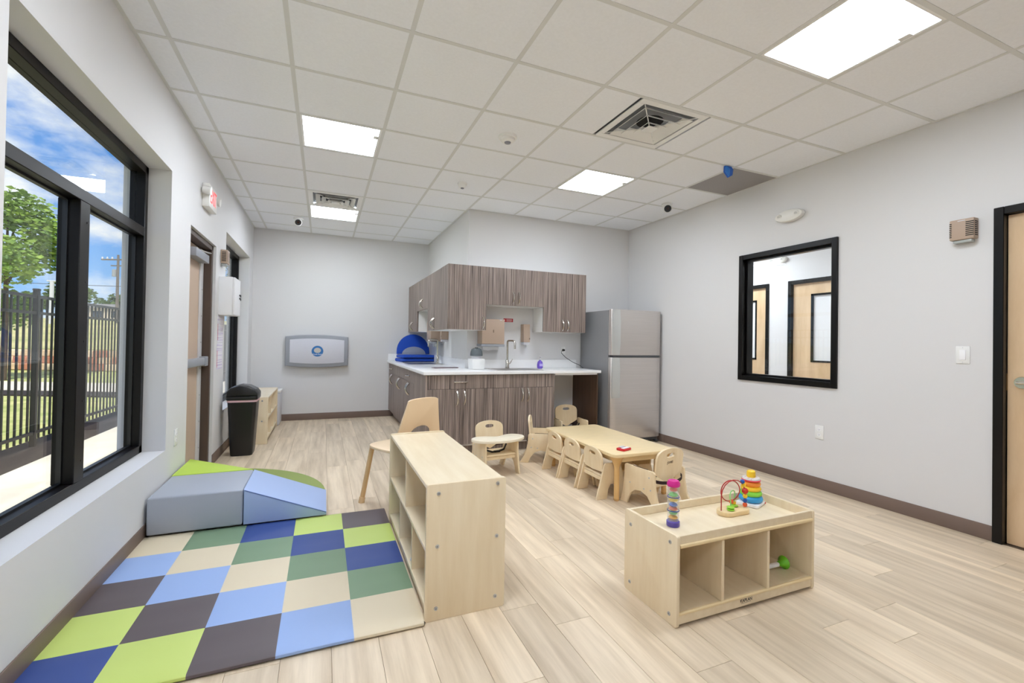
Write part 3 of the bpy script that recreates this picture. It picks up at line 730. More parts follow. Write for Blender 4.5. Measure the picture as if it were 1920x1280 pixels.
# refrigerator
t = thing('refrigerator', 'stainless top-freezer refrigerator in the corner by the right wall', 'refrigerator', (3.63, 4.645, 0))
fin(box(nb(), -0.38, 0.38, 0.075, 0.73, 0.03, 1.672, 0.006), 'body', fridge_side, t)
for nm, z0, z1 in (('freezer_door', 1.112, 1.680), ('refrigerator_door', 0.075, 1.085)):
    bm = nb(); prism(bm, [(-0.38, 0.066), (-0.38, 0.018), (-0.366, 0.004), (-0.30, -0.004), (0.30, -0.004), (0.366, 0.004), (0.38, 0.018), (0.38, 0.066)], 'z', z0, z1, 0.004); dr = fin(bm, nm, steel, t)
    bm = nb()
    if nm == 'freezer_door': prism(bm, [(-0.372, z0 + 0.004), (-0.372, z1 - 0.004), (-0.262, z1 - 0.004), (-0.25, z1 - 0.15), (-0.25, z0 + 0.15), (-0.262, z0 + 0.004)], 'y', -0.006, 0.012, 0.004)
    else: prism(bm, [(-0.372, z1 - 0.5), (-0.372, z1 - 0.004), (-0.262, z1 - 0.004), (-0.25, z1 - 0.15), (-0.25, z1 - 0.5)], 'y', -0.006, 0.012, 0.004)
    fin(bm, 'pocket_handle', M('fridge_light', (206, 208, 206), 0.3, metal=0.5), dr)
fin(box(nb(), -0.36, 0.36, 0.0, 0.07, 1.086, 1.111), 'gap_strip', M('gap_grey', (74, 76, 80), 0.5), t)
bm = nb(); prism(bm, [(-0.27, 1.086), (0.33, 1.086), (0.36, 1.108), (-0.30, 1.108)], 'y', -0.006, 0.03); fin(bm, 'door_ledge', M('gap_grey', (74, 76, 80), 0.5), t)
bm = nb(); box(bm, 0.31, 0.375, -0.002, 0.06, 1.090, 1.106, 0.003); fin(bm, 'hinge', chrome, t)
fin(box(nb(), -0.36, 0.36, 0.03, 0.075, 0.035, 0.074), 'kick_grille', M('gap_grey', (74, 76, 80), 0.5), t)
for sx in (-1, 1):
    for yy in (0.09, 0.66):
        bm = nb(); lathe(bm, [(0, 0), (0.022, 0), (0.022, 0.012), (0.01, 0.016), (0.01, 0.036), (0, 0.036)], (sx * 0.33, yy, 0), 16); fin(bm, 'foot', chrome, t)
bm = nb(); box(bm, 0.335, 0.375, 0.02, 0.075, 0.006, 0.03, 0.004); fin(bm, 'roller', M('gap_grey', (74, 76, 80), 0.5), t)

# ------------------------------------------------------------------ wall fittings
def switch_plate(name, label, loc, rz, kind, cat):
    t = thing(name, label, cat, loc, rz)
    fin(box(nb(), -0.038, 0.038, -0.006, 0, -0.06, 0.06, 0.003), 'plate', whitem, t)
    if kind == 'rocker':
        fin(box(nb(), -0.017, 0.017, -0.011, -0.006, -0.034, 0.034, 0.002), 'rocker', M('rocker_white', (246, 246, 248), 0.35), t)
        for z in (-0.05, 0.05):
            bm = nb(); cyl(bm, (0, -0.0062, z), (0, -0.0072, z), 0.003, n=8); fin(bm, 'screw', ltgrey, t)
    else:
        for z in (-0.022, 0.022):
            bm = nb(); prism(bm, [(0.017 * math.cos(a), z + 0.015 * math.sin(a)) for a in [2 * PI * k / 16 for k in range(16)]], 'y', -0.0085, -0.006); r = fin(bm, 'receptacle', M('rocker_white', (246, 246, 248), 0.35), t)
            for sx in (-0.006, 0.006): fin(box(nb(), sx - 0.001, sx + 0.001, -0.0088, -0.0084, z - 0.001, z + 0.007), 'slot', black, r)
            bm = nb(); cyl(bm, (0, -0.0084, z - 0.007), (0, -0.0088, z - 0.007), 0.002, n=8); fin(bm, 'slot', black, r)
switch_plate('light_switch', 'white rocker light switch beside the right-hand door', (XR, 1.664, 1.213), -PI / 2, 'rocker', 'light switch')
switch_plate('wall_outlet', 'white duplex outlet low on the right-hand wall', (XR, 2.636, 0.50), -PI / 2, 'duplex', 'outlet')
switch_plate('wall_outlet', 'white outlet low on the left wall between window and exit door', (XL, 4.03, 0.513), PI / 2, 'duplex', 'outlet')

def horn(label, loc, rz):
    t = thing('alarm_horn', label, 'alarm', loc, rz, 'tan louvred alarm horns')
    bm = nb(); box(bm, -0.065, 0.065, -0.062, 0, -0.065, 0.075, 0.006); fin(bm, 'housing', beige, t)
    for k in range(8):
        z = 0.05 - k * 0.013
        for sx in (-1, 1):
            fin(box(nb(), sx * 0.0655 - 0.002, sx * 0.0655 + 0.0005, -0.05, -0.012, z - 0.003, z + 0.003), 'louvre_slot', darkgap, t)
        fin(box(nb(), 0.022, 0.064, -0.0630, -0.0615, z - 0.003, z + 0.003), 'louvre_slot', darkgap, t)
        fin(box(nb(), -0.064, -0.052, -0.0630, -0.0615, z - 0.003, z + 0.003), 'louvre_slot', darkgap, t)
    bm = nb(); box(bm, -0.05, 0.05, -0.052, -0.004, -0.085, -0.066, 0.004); fin(bm, 'strobe', M('strobe_grey', (168, 172, 168), 0.2), t)
    fin(box(nb(), -0.02, 0.02, -0.0632, -0.062, 0.061, 0.066), 'brand_badge', ltgrey, t)
horn('tan louvred alarm horn high on the right-hand wall by the door', (XR, 1.652, 2.065), -PI / 2)
horn('tan louvred alarm horn above the white key cabinet', (XL, 5.50, 2.075), PI / 2)
# emergency light on right wall
def emergency(label, loc, rz):
    t = thing('emergency_light', label, 'emergency light', loc, rz, 'white oval emergency lights')
    bm = nb(); prism(bm, [(0.14 * math.cos(a), 0.058 * math.sin(a)) for a in [2 * PI * k / 32 for k in range(32)]], 'y', -0.06, 0.0, 0.022); fin(bm, 'housing', M('offwhite_plastic', (230, 228, 222), 0.4), t)
    for sx in (-0.085, 0.085):
        bm = nb(); cyl(bm, (sx, -0.056, 0.004), (sx, -0.066, 0.0), 0.026, 0.023, 20); lh = fin(bm, 'lamp_head', M('offwhite_plastic', (230, 228, 222), 0.4), t)
        bm = nb(); cyl(bm, (sx, -0.0655, 0.0), (sx, -0.067, -0.001), 0.016, n=18); fin(bm, 'lens', M('lens_pale', (206, 206, 202), 0.2), lh)
emergency('white oval emergency light on the wall above the inner window', (XR, 2.915, 2.485), -PI / 2)
emergency('white emergency light in the hallway seen through the inner window', (HX, 4.54, 2.50), -PI / 2)
# exit sign
t = thing('exit_sign', 'white illuminated sign with red EXIT letters above the left door', 'exit sign', (XL, 4.78, 2.48), PI / 2)
bm = nb(); box(bm, -0.15, 0.15, -0.055, 0, -0.10, 0.10, 0.006); fin(bm, 'housing', M('offwhite_plastic', (230, 228, 222), 0.4), t)
lettering('exit_letters', 'EXIT', 0.185, M('exit_red', (255, 60, 62), 0.5, emit=0.5), t, (0.0, -0.0562, 0.0), (RX, 0, 0), 0.62)
for sx in (-1, 1):
    bm = nb(); cyl(bm, (sx * 0.15, -0.03, 0.03), (sx * 0.178, -0.03, 0.03), 0.012); cyl(bm, (sx * 0.19, -0.015, 0.03), (sx * 0.19, -0.075, 0.022), 0.030, 0.036, 20); fin(bm, 'lamp_head', M('offwhite_plastic', (230, 228, 222), 0.4), t)
# white key cabinet and notices on left wall
t = thing('key_cabinet', 'white metal key cabinet with keys in the lock beside the exit door', 'cabinet', (XL, 5.56, 1.48), PI / 2)
fin(box(nb(), -0.17, 0.17, -0.12, 0, 0, 0.39, 0.003), 'body', M('enamel_white', (236, 236, 238), 0.35), t)
dr = fin(box(nb(), -0.168, 0.168, -0.14, -0.121, 0.003, 0.387, 0.003), 'door', M('enamel_white', (236, 236, 238), 0.35), t)
for z in (0.225, 0.19):
    bm = nb(); cyl(bm, (0.10, -0.141, z), (0.10, -0.147, z), 0.010, n=14); box(bm, 0.088, 0.112, -0.158, -0.150, z - 0.022, z + 0.006, 0.003); tube(bm, [(0.10, -0.146, z), (0.10, -0.153, z)], 0.004, 6); fin(bm, 'key', black, dr)
papm = M('notice_paper', (236, 234, 240), 0.8, rgb2=(206, 196, 222), vs=(1, 40, 60), det=2, contrast=(0.45, 0.62))
for nm, lab, y, z0, z1 in (('paper_notice', 'printed notice sheet directly under the white key cabinet', 5.50, 1.20, 1.468), ('paper_notice', 'lower printed notice sheet with red edge beside the exit door', 5.49, 0.925, 1.195)):
    t = thing(nm, lab, 'notice', (XL, y, 0), PI / 2, 'printed notices')
    fin(box(nb(), -0.13, 0.13, -0.003, 0, z0, z1), 'sheet', papm, t)
    fin(box(nb(), -0.131, -0.115, -0.0036, -0.003, z0 + 0.02, z1 - 0.08), 'red_edge', M('notice_pink', (206, 96, 112), 0.7), t)

# baby changing station on back wall
t = thing('changing_station', 'folded gray baby changing station on the alcove back wall', 'changing station', (-0.082, YB, 1.065))
def cs(w, h, bow):
    n = 10; top = [(w * (1 - 2 * k / n), h + bow * (1 - (1 - 2 * k / n) ** 2)) for k in range(n + 1)]
    return top + [(-x, -z) for x, z in top]
bm = nb(); prism(bm, cs(0.445, 0.222, 0.03), 'y', -0.10, 0.0, 0.02); fin(bm, 'shell', grey_pl, t)
bm = nb(); prism(bm, cs(0.385, 0.172, 0.022), 'y', -0.106, -0.099, 0.003); fin(bm, 'front_panel', M('pale_grey', (208, 208, 216), 0.5, var=0.02, vs=(90, 90, 90)), t)
bm = nb(); cyl(bm, (0.0, -0.106, 0.0), (0.0, -0.1085, 0.0), 0.083, n=36); lg = fin(bm, 'badge', M('badge_blue', (52, 116, 178), 0.4), t)
bm = nb(); prism(bm, [(0.05 * math.cos(a), 0.012 + 0.04 * math.sin(a)) for a in [2 * PI * k / 20 for k in range(20)]], 'y', -0.1092, -0.1084); fin(bm, 'badge_patch', M('badge_patch', (196, 192, 186), 0.6), lg)
lettering('badge_letters', 'Koala Kare', 0.03, M('badge_white', (240, 240, 244), 0.5), lg, (0, -0.1092, -0.048), (RX, 0, 0))

# ------------------------------------------------------------------ left side floor things
t = thing('trash_can', 'tall black swing-top trash can beside the exit door', 'trash can', (-0.78, 5.66, 0))
bm = nb(); rings = []
for z, w, d in ((0, 0.100, 0.115), (0.02, 0.105, 0.12), (0.57, 0.134, 0.15)): rings.append([bm.verts.new((x, y, z)) for x, y in rrect(-w, w, -d, d, 0.035, 4)])
for a, b in zip(rings, rings[1:]):
    for k in range(len(a)): bm.faces.new((a[k], a[(k + 1) % len(a)], b[(k + 1) % len(b)], b[k]))
bm.faces.new(rings[0][::-1]); bm.faces.new(rings[-1]); fin(bm, 'bin', black, t)
bm = nb(); prism(bm, rrect(-0.139, 0.139, -0.155, 0.155, 0.036, 4), 'z', 0.571, 0.592); fin(bm, 'liner_edge', M('pink_liner', (214, 178, 186), 0.6), t)
bm = nb(); prism(bm, rrect(-0.147, 0.147, -0.163, 0.163, 0.04, 4), 'z', 0.593, 0.632, 0.008); fin(bm, 'rim', black, t)
bm = nb(); prism(bm, [(-0.145, 0.632), (-0.14, 0.68), (-0.11, 0.72), (-0.03, 0.745), (0.05, 0.735), (0.12, 0.695), (0.145, 0.66), (0.148, 0.632)], 'y', -0.145, 0.145, 0.015); ld = fin(bm, 'lid', black, t)
bm = nb(); prism(bm, [(0.0, 0.7446), (0.05, 0.7376), (0.12, 0.6976), (0.118, 0.6945), (0.05, 0.7345), (0.0, 0.7415)], 'y', -0.08, 0.08); fin(bm, 'swing_flap', M('flap_grey', (66, 68, 72), 0.3), ld)

def shelf_board(bm, *a): box(bm, *a, 0.002, 1)
bolt = M('bolt_zinc', (190, 194, 200), 0.3, metal=0.9)
def bolts(parent, pts, axis):
    for p in pts:
        bm = nb(); q = Vector(p); d = Vector(axis)
        cyl(bm, q, q + d * 0.003, 0.009, 0.008, 14); b = fin(bm, 'bolt', bolt, parent)
        bm = nb(); cyl(bm, q + d * 0.003, q + d * 0.0034, 0.004, n=6); fin(bm, 'hex_socket', fridge_side, b)
# cubby shelf near the alcove window
t = thing('cubby_shelf', 'low maple cubby shelf beneath the narrow window behind the trash can', 'shelf', (0, 0, 0))
a0, a1, b0, b1, hh = -0.965, -0.588, 6.08, 7.29, 0.553
fin(box(nb(), a0, a1, b0, b0 + 0.018, 0, hh, 0.004), 'end_panel', maple, t); fin(box(nb(), a0, a1, b1 - 0.018, b1, 0, hh, 0.004), 'end_panel', maple, t)
fin(box(nb(), a0, a1 - 0.002, b0 + 0.018, b1 - 0.018, hh - 0.022, hh - 0.004, 0.002, 1), 'top_board', maple_h, t)
fin(box(nb(), a0, a0 + 0.008, b0 + 0.018, b1 - 0.018, 0.05, hh - 0.022), 'back_panel', maple, t)
for z in (0.05, 0.29): fin(box(nb(), a0 + 0.008, a1 - 0.004, b0 + 0.018, b1 - 0.018, z, z + 0.018), 'shelf', maple_h, t)
for y in (6.48, 6.88):
    fin(box(nb(), a0 + 0.008, a1 - 0.006, y, y + 0.016, 0.068, 0.29), 'divider', maple, t); fin(box(nb(), a0 + 0.008, a1 - 0.006, y, y + 0.016, 0.308, hh - 0.022), 'divider', maple, t)
bolts(t, [(-0.65, b0, 0.51), (-0.65, b0, 0.27)], (0, -1, 0))
t = thing('white_bin', 'tall narrow white bin at the far end of the cubby shelf', 'bin', (-0.70, 7.50, 0))
fin(box(nb(), -0.14, 0.14, -0.17, 0.17, 0.0, 0.47, 0.02), 'body', ltgrey, t); fin(box(nb(), -0.15, 0.15, -0.18, 0.18, 0.471, 0.50, 0.01), 'lid', whitem, t)

# ------------------------------------------------------------------ play mat
mx0, my0, sq = -1.010, 1.982, 0.2875
colm = {'t': M('mat_tan', (222, 208, 180), 0.55), 'b': M('mat_sky_blue', (152, 178, 226), 0.55), 'k': M('mat_brown', (94, 85, 88), 0.55), 'l': M('mat_lime', (196, 214, 118), 0.55), 'n': M('mat_navy', (52, 76, 142), 0.55), 'g': M('mat_sage', (124, 150, 120), 0.55)}
seq = 'nlkbt'   # front row, left to right
cyc = 'tbkln'
order = ['n', 'l', 'k', 'b', 't', 'g', 'n', 'l', 'k']
mt = thing('play_mat', 'checkered vinyl folding play mat on the floor by the window', 'mat', (0, 0, 0))
fin(box(nb(), XL + 0.012, 0.418, my0 + 0.008, my0 + 5 * sq - 0.008, 0.0, 0.022, 0.004), 'underside', M('mat_backing', (40, 40, 46), 0.6), mt)
for r in range(5):
    for c in range(5):
        x0, x1 = mx0 + c * sq, mx0 + (c + 1) * sq; y0, y1 = my0 + r * sq, my0 + (r + 1) * sq
        if c == 0: x0 = XL + 0.006
        k = order[c + r]
        bm = nb(); n = 6; g = {}
        for i in range(n + 1):
            for j in range(n + 1):
                u, v = i / n, j / n
                puff = 0.007 * min(1, 6 * min(u, 1 - u)) ** 0.5 * min(1, 6 * min(v, 1 - v)) ** 0.5
                g[i, j] = bm.verts.new((x0 + (x1 - x0) * u, y0 + (y1 - y0) * v, 0.0235 + puff))
        def skirt(keys, dx, dy):
            prev = [g[q] for q in keys]
            for off, z in ((0.006, 0.019), (0.007, 0.010), (0.001, 0.004)):
                cur = [bm.verts.new((v.co.x * 0 + g[q].co.x + dx * off, g[q].co.y + dy * off, z + 0.0012 * math.sin(9 * g[q].co.x + 7 * g[q].co.y))) for q, v in zip(keys, prev)]
                for a in range(len(keys) - 1): bm.faces.new((prev[a], prev[a + 1], cur[a + 1], cur[a]))
                prev = cur
        if r == 0: skirt([(i, 0) for i in range(n + 1)], 0, -1)
        if r == 4: skirt([(i, n) for i in range(n + 1)], 0, 1)
        if c == 4: skirt([(n, j) for j in range(n + 1)], 1, 0)
        for i in range(n):
            for j in range(n): bm.faces.new((g[i, j], g[i + 1, j], g[i + 1, j + 1], g[i, j + 1]))
        bmesh.ops.recalc_face_normals(bm, faces=bm.faces[:])
        fin(bm, 'mat_square', colm[k], mt)

# ------------------------------------------------------------------ soft climbing blocks
MZ = 0.032
vin_g = M('vinyl_grey', (168, 174, 186), 0.5); vin_b = M('vinyl_periwinkle', (166, 186, 226), 0.5); vin_l = M('vinyl_lime', (186, 214, 84), 0.5); vin_o = M('vinyl_olive', (140, 156, 78), 0.5)
t = thing('foam_block', 'gray vinyl foam platform block against the window wall', 'foam block', (0, 0, 0))
fin(box(nb(), -0.970, -0.463, 3.405, 3.905, MZ, 0.262, 0.012, 3), 'cushion', vin_g, t)
t = thing('foam_wedge', 'periwinkle blue vinyl foam wedge sloping away from the gray block', 'foam block', (0, 0, 0))
bm = nb(); prism(bm, [(-0.458, MZ), (0.042, MZ), (0.042, 0.055), (-0.458, 0.262)], 'y', 3.402, 3.905, 0.008); fin(bm, 'cushion', vin_b, t)
bm = nb(); tube(bm, [(-0.452, 3.4015, 0.256), (0.040, 3.4015, 0.053)], 0.003, 6); fin(bm, 'piping', M('periwinkle_seam', (96, 118, 176), 0.6), t)
t = thing('foam_corner_ramp', 'lime and olive fan-shaped foam ramp behind the gray block', 'foam block', (0, 0, 0))
bm = nb(); o = (-0.972, 3.91); top = [(o[0], o[1]), (o[0] + 0.505, o[1]), (o[0], o[1] + 0.49)]
prism(bm, top, 'z', 0.20, 0.264, 0.006); fin(bm, 'platform', vin_l, t)
bm = nb(); arc = [(o[0] + 1.01 * math.cos(a), o[1] + 1.01 * math.sin(a)) for a in [PI / 2 * k / 18 for k in range(19)]]
hyp = [(top[1][0] + (top[2][0] - top[1][0]) * k / 18, top[1][1] + (top[2][1] - top[1][1]) * k / 18) for k in range(19)]
nr = 8; grid = []
for m in range(nr + 1):
    f = m / nr; z = 0.035 + 0.22 * (1 - f) ** 3.2
    grid.append([bm.verts.new((a[0] + (b[0] - a[0]) * f, a[1] + (b[1] - a[1]) * f, z)) for a, b in zip(hyp, arc)])
Cc = [bm.verts.new((p[0], p[1], 0.001)) for p in arc]
c0 = bm.verts.new((o[0], o[1], 0.255)); c1 = bm.verts.new((o[0], o[1], 0.001))
for m in range(nr):
    for k in range(18): bm.faces.new((grid[m][k], grid[m + 1][k], grid[m + 1][k + 1], grid[m][k + 1]))
for k in range(18):
    bm.faces.new((grid[nr][k], Cc[k], Cc[k + 1], grid[nr][k + 1])); bm.faces.new((Cc[k], c1, Cc[k + 1]))
bm.faces.new([c0, c1, Cc[0]] + [grid[m][0] for m in range(nr, -1, -1)]); bm.faces.new([c0] + [grid[m][18] for m in range(nr + 1)] + [Cc[18], c1]); bm.faces.new([c0] + grid[0])
fin(bm, 'ramp', vin_o, t)

# ------------------------------------------------------------------ tall shelf beside the mat
t = thing('storage_shelf', 'maple storage shelf with cubbies standing along the play mat edge', 'shelf', (0, 0, 0))
x0, x1, y0, y1, hh = 0.434, 0.812, 2.0, 3.205, 0.608
def endp(ya, yb):
    bm = nb(); prism(bm, rrect(x0, x1, 0.0, hh, 0.012, 4), 'y', ya, yb, 0.003); return fin(bm, 'end_panel', maple, t)
e1 = endp(y0, y0 + 0.019); endp(y1 - 0.019, y1)
fin(box(nb(), x0 + 0.004, x1 - 0.004, y0 + 0.019, y1 - 0.019, hh - 0.026, hh - 0.008, 0.002, 1), 'top_board', maple_h, t)
fin(box(nb(), x1 - 0.012, x1 - 0.004, y0 + 0.019, y1 - 0.019, 0.03, hh - 0.026), 'back_panel', maple, t)
fin(box(nb(), x0 + 0.006, x1 - 0.012, y0 + 0.019, y1 - 0.019, 0.295, 0.313, 0.002, 1), 'shelf', maple_h, t)
fin(box(nb(), x0 + 0.006, x1 - 0.012, y0 + 0.019, y1 - 0.019, 0.045, 0.063, 0.002, 1), 'shelf', maple_h, t)
fin(box(nb(), x0 + 0.016, x0 + 0.03, y0 + 0.019, y1 - 0.019, 0.0, 0.045), 'kick_board', maple_h, t)
fin(box(nb(), x0 + 0.008, x1 - 0.012, 2.585, 2.601, 0.313, hh - 0.026), 'divider', maple, t)
for y in (2.370, 2.766): fin(box(nb(), x0 + 0.008, x1 - 0.012, y, y + 0.016, 0.063, 0.295), 'divider', maple, t)
bolts(e1, [(0.488, y0, 0.565), (0.770, y0, 0.582), (0.486, y0, 0.330), (0.768, y0, 0.336), (0.484, y0, 0.055), (0.765, y0, 0.055)], (0, -1, 0))
t = thing('picture_book', 'thin navy blue book standing in the lower middle cubby', 'book', (0.60, 2.52, 0.064))
fin(box(nb(), -0.11, 0.10, -0.012, 0.012, 0, 0.20, 0.002, 1), 'cover', M('navy_book', (34, 58, 132), 0.5), t)
fin(box(nb(), -0.108, 0.102, -0.009, 0.009, 0.002, 0.198), 'pages', whitem, t)
t = thing('toy_ring', 'clear plastic rattle lying at the book in the lower cubby', 'toy', (0.478, 2.46, 0.064))
bm = nb(); tube(bm, [(0.022 * math.cos(a), 0.022 * math.sin(a), 0.008) for a in [2 * PI * k / 16 for k in range(17)]], 0.006, 8); fin(bm, 'ring', ltgrey, t)
t = thing('toy_ball', 'small turquoise ball peeking out of the upper shelf cubby', 'toy', (0.50, 2.70, 0.314))
bm = nb(); bmesh.ops.create_uvsphere(bm, u_segments=20, v_segments=12, radius=0.03); bmesh.ops.translate(bm, verts=bm.verts, vec=(0, 0, 0.03)); fin(bm, 'ball', M('turquoise', (44, 170, 200), 0.4), t)
bm = nb(); tube(bm, [(0.0305 * math.cos(a), 0.0305 * math.sin(a), 0.03) for a in [2 * PI * k / 20 for k in range(21)]], 0.002, 6); fin(bm, 'seam', M('turquoise_dk', (20, 110, 140), 0.4), t)
t = thing('storage_box', 'pale blue box inside the lower far shelf cubby', 'box', (0.66, 2.95, 0.064))
fin(box(nb(), -0.12, 0.12, -0.13, 0.13, 0, 0.17, 0.006), 'body', M('pale_blue', (120, 160, 196), 0.6), t); fin(box(nb(), -0.124, 0.124, -0.134, 0.134, 0.171, 0.19, 0.004), 'lid', M('pale_blue_lid', (150, 184, 212), 0.6), t)

# ------------------------------------------------------------------ low toy shelf in front
t = thing('toy_shelf', 'low maple toy shelf with three cubbies and a tray top', 'shelf', (0, 0, 0))
x0, x1, y0, y1, hh = 1.448, 2.360, 1.556, 1.932, 0.405
def sidep(xa, xb):
    bm = nb(); prism(bm, rrect(y0, y1, 0.0, hh, 0.014, 4), 'x', xa, xb, 0.003); return fin(bm, 'end_panel', maple, t)
s1 = sidep(x0, x0 + 0.018); sidep(x1 - 0.018, x1)
xa, xb = x0 + 0.018, x1 - 0.018
fin(box(nb(), xa, xb, y0 + 0.008, y1 - 0.008, 0.345, 0.360), 'tray_floor', maple_h, t)
fin(box(nb(), xa, xb, y0 + 0.004, y0 + 0.018, 0.3605, 0.402, 0.002, 1), 'front_rail', maple_h, t)
fin(box(nb(), xa, xb, y1 - 0.022, y1 - 0.006, 0.3605, 0.402, 0.002, 1), 'back_rail', maple_h, t)
bm = nb(); prism(bm, rrect(y0 - 0.003, y0 + 0.02, 0.348, 0.3655, 0.006, 3), 'x', xa, xb); fin(bm, 'edge_strip', maple_edge, t)
fin(box(nb(), xa, xb, y1 - 0.012, y1 - 0.006, 0.06, 0.345), 'back_panel', maple, t)
fin(box(nb(), xa, xb, y0 + 0.012, y1 - 0.012, 0.048, 0.064), 'bottom_board', maple_h, t)
bm = nb(); prism(bm, rrect(y0 - 0.001, y0 + 0.014, 0.052, 0.0655, 0.005, 3), 'x', xa, xb); fin(bm, 'edge_strip', maple_edge, t)
kb = fin(box(nb(), xa, xb, y0 + 0.006, y0 + 0.020, 0.012, 0.051, 0.001, 1), 'kick_board', maple_h, t)
for x in (1.719, 2.019): fin(box(nb(), x, x + 0.017, y0 + 0.004, y1 - 0.012, 0.064, 0.345, 0.002, 1), 'divider', maple, t)
bolts(s1, [(x0, 1.60, 0.365), (x0, 1.602, 0.045), (x0, 1.882, 0.338), (x0, 1.885, 0.050)], (-1, 0, 0))
lettering('brand_letters', 'KAPLAN', 0.022, black, kb, (1.880, y0 + 0.0055, 0.038), (RX, 0, 0), 0.95)
fin(box(nb(), 1.848, 1.912, y0 + 0.0052, y0 + 0.006, 0.0262, 0.0272), 'brand_underline', black, kb)
TZ = 0.3605
# rain stick
t = thing('rainmaker_toy', 'clear rainmaker tube toy with pink cap and rainbow beads', 'toy', (1.598, 1.748, TZ)); t.scale = (1.12, 1.12, 1.1)
gl2 = glass_mat('clear_plastic', (0.93, 0.95, 0.97), 1.45)
nt2 = gl2.node_tree; df = nt2.nodes.new('ShaderNodeBsdfDiffuse'); df.inputs[0].default_value = (0.86, 0.88, 0.92, 1); m2 = nt2.nodes.new('ShaderNodeMixShader'); m2.inputs[0].default_value = 0.16
on = [n for n in nt2.nodes if n.type == 'OUTPUT_MATERIAL'][0]; prev = on.inputs[0].links[0].from_socket
nt2.links.new(prev, m2.inputs[1]); nt2.links.new(df.outputs[0], m2.inputs[2]); nt2.links.new(m2.outputs[0], on.inputs[0])
bm = nb(); lathe(bm, [(0, 0), (0.026, 0), (0.028, 0.004), (0.028, 0.022), (0.024, 0.026), (0, 0.026)], n=24); fin(bm, 'purple_base', M('purple', (88, 74, 168), 0.3), t)
bm = nb(); lathe(bm, [(0.0245, 0.0265), (0.0245, 0.176)], n=24); fin(bm, 'clear_tube', gl2, t)
bm = nb(); lathe(bm, [(0.0, 0.1765), (0.026, 0.1765), (0.028, 0.180), (0.028, 0.190), (0.022, 0.202), (0, 0.206)], n=24); fin(bm, 'pink_cap', M('magenta', (214, 36, 142), 0.25), t)
for k, (z, c, r) in enumerate(((0.040, (244, 176, 40), 0.021), (0.060, (120, 200, 110), 0.019), (0.078, (240, 110, 60), 0.019), (0.096, (70, 120, 214), 0.019), (0.118, (248, 206, 60), 0.021), (0.140, (120, 214, 110), 0.020), (0.163, (246, 112, 70), 0.018))):
    bm = nb(); lathe(bm, [(0, z - 0.008), (r * 0.8, z - 0.007), (r, z - 0.002), (r * 0.7, z + 0.005), (0.004, z + 0.009), (0, z + 0.009)], n=14); fin(bm, 'bead_disc', M('toy_%d' % k, c, 0.35), t)
for z in (0.070, 0.130):
    bm = nb(); tube(bm, [(0.025 * math.cos(a), 0.025 * math.sin(a), z) for a in [2 * PI * k / 24 for k in range(25)]], 0.0018, 6); fin(bm, 'blue_band', M('band_blue', (44, 66, 150), 0.4), t)
# bead maze
t = thing('bead_maze', 'wooden bead maze toy with red and green wire loops', 'toy', (2.02, 1.765, TZ), 0.0)
n = 40; pts = []
for k in range(n):
    a = 2 * PI * k / n; rr = 1 - 0.30 * max(0, math.cos(a - 1.5 * PI)) ** 4 - 0.12 * max(0, math.cos(a - 0.5 * PI)) ** 4
    pts.append((0.098 * math.cos(a) * (1.0), 0.062 * math.sin(a) * rr))
bm = nb(); prism(bm, pts, 'z', 0, 0.024, 0.004); fin(bm, 'base', M('pine', (232, 206, 158), 0.45, var=0.08, vs=(8, 60, 8)), t)
def wire(pts, col, nm): bm = nb(); tube(bm, pts, 0.0028, 8); return fin(bm, nm, col, t)
rw = M('wire_red', (176, 34, 32), 0.3); gw = M('wire_green', (140, 214, 120), 0.3)
p1 = [(-0.085, 0.0, 0.022), (-0.085, 0.0, 0.09)]
for k in range(9):
    a = PI - PI * k / 8; p1.append((0.0 + 0.085 * math.cos(a) if k < 9 else 0, 0.0, 0.10 + 0.075 * math.sin(a)))
p1 += [(0.087, 0.0, 0.09), (0.088, 0.0, 0.022)]
wire(p1, rw, 'red_wire')
wire([(0.0 + 0.062 * math.cos(a), 0.012 + 0.012 * math.sin(a * 0.5), 0.112 + 0.055 * math.sin(a)) for a in [2 * PI * k / 28 for k in range(29)]], rw, 'red_loop')
wire([(-0.038, -0.018, 0.022), (-0.036, -0.016, 0.07)] + [(-0.002 + 0.034 * math.cos(PI - PI * k / 8), -0.012 + 0.004 * k, 0.085 + 0.034 * math.sin(PI * k / 8)) for k in range(9)] + [(0.033, 0.022, 0.06), (0.034, 0.024, 0.022)], gw, 'green_wire')
def bead(x, y, z, r, col, h=1.0):
    bm = nb(); lathe(bm, [(0, -r * h)] + [(r * math.cos(a), r * h * math.sin(a)) for a in [-PI / 2 + PI * k / 8 for k in range(1, 8)]] + [(0, r * h)], (x, y, z), 16); fin(bm, 'bead', col, t)
bb_, by_, br_, bo_, bg_ = M('bead_blue', (28, 88, 176), 0.3), M('bead_yellow', (246, 200, 40), 0.3), M('bead_red', (204, 48, 34), 0.3), M('bead_orange', (230, 92, 40), 0.3), M('bead_green', (150, 212, 60), 0.3)
for x, z, r, c in ((0.0875, 0.034, 0.012, bo_), (0.0875, 0.056, 0.012, bb_), (0.0875, 0.080, 0.012, by_), (0.086, 0.108, 0.0165, br_), (0.075, 0.142, 0.012, by_), (0.066, 0.160, 0.012, bb_)): bead(x, 0, z, r, c)
bead(0.0, 0.012, 0.057, 0.012, bo_)
for z in (0.030, 0.042): bead(-0.038, -0.018, z, 0.020, bg_, 0.32)
bead(0.034, 0.024, 0.029, 0.020, bg_, 0.32); bead(0.034, 0.024, 0.043, 0.010, by_)
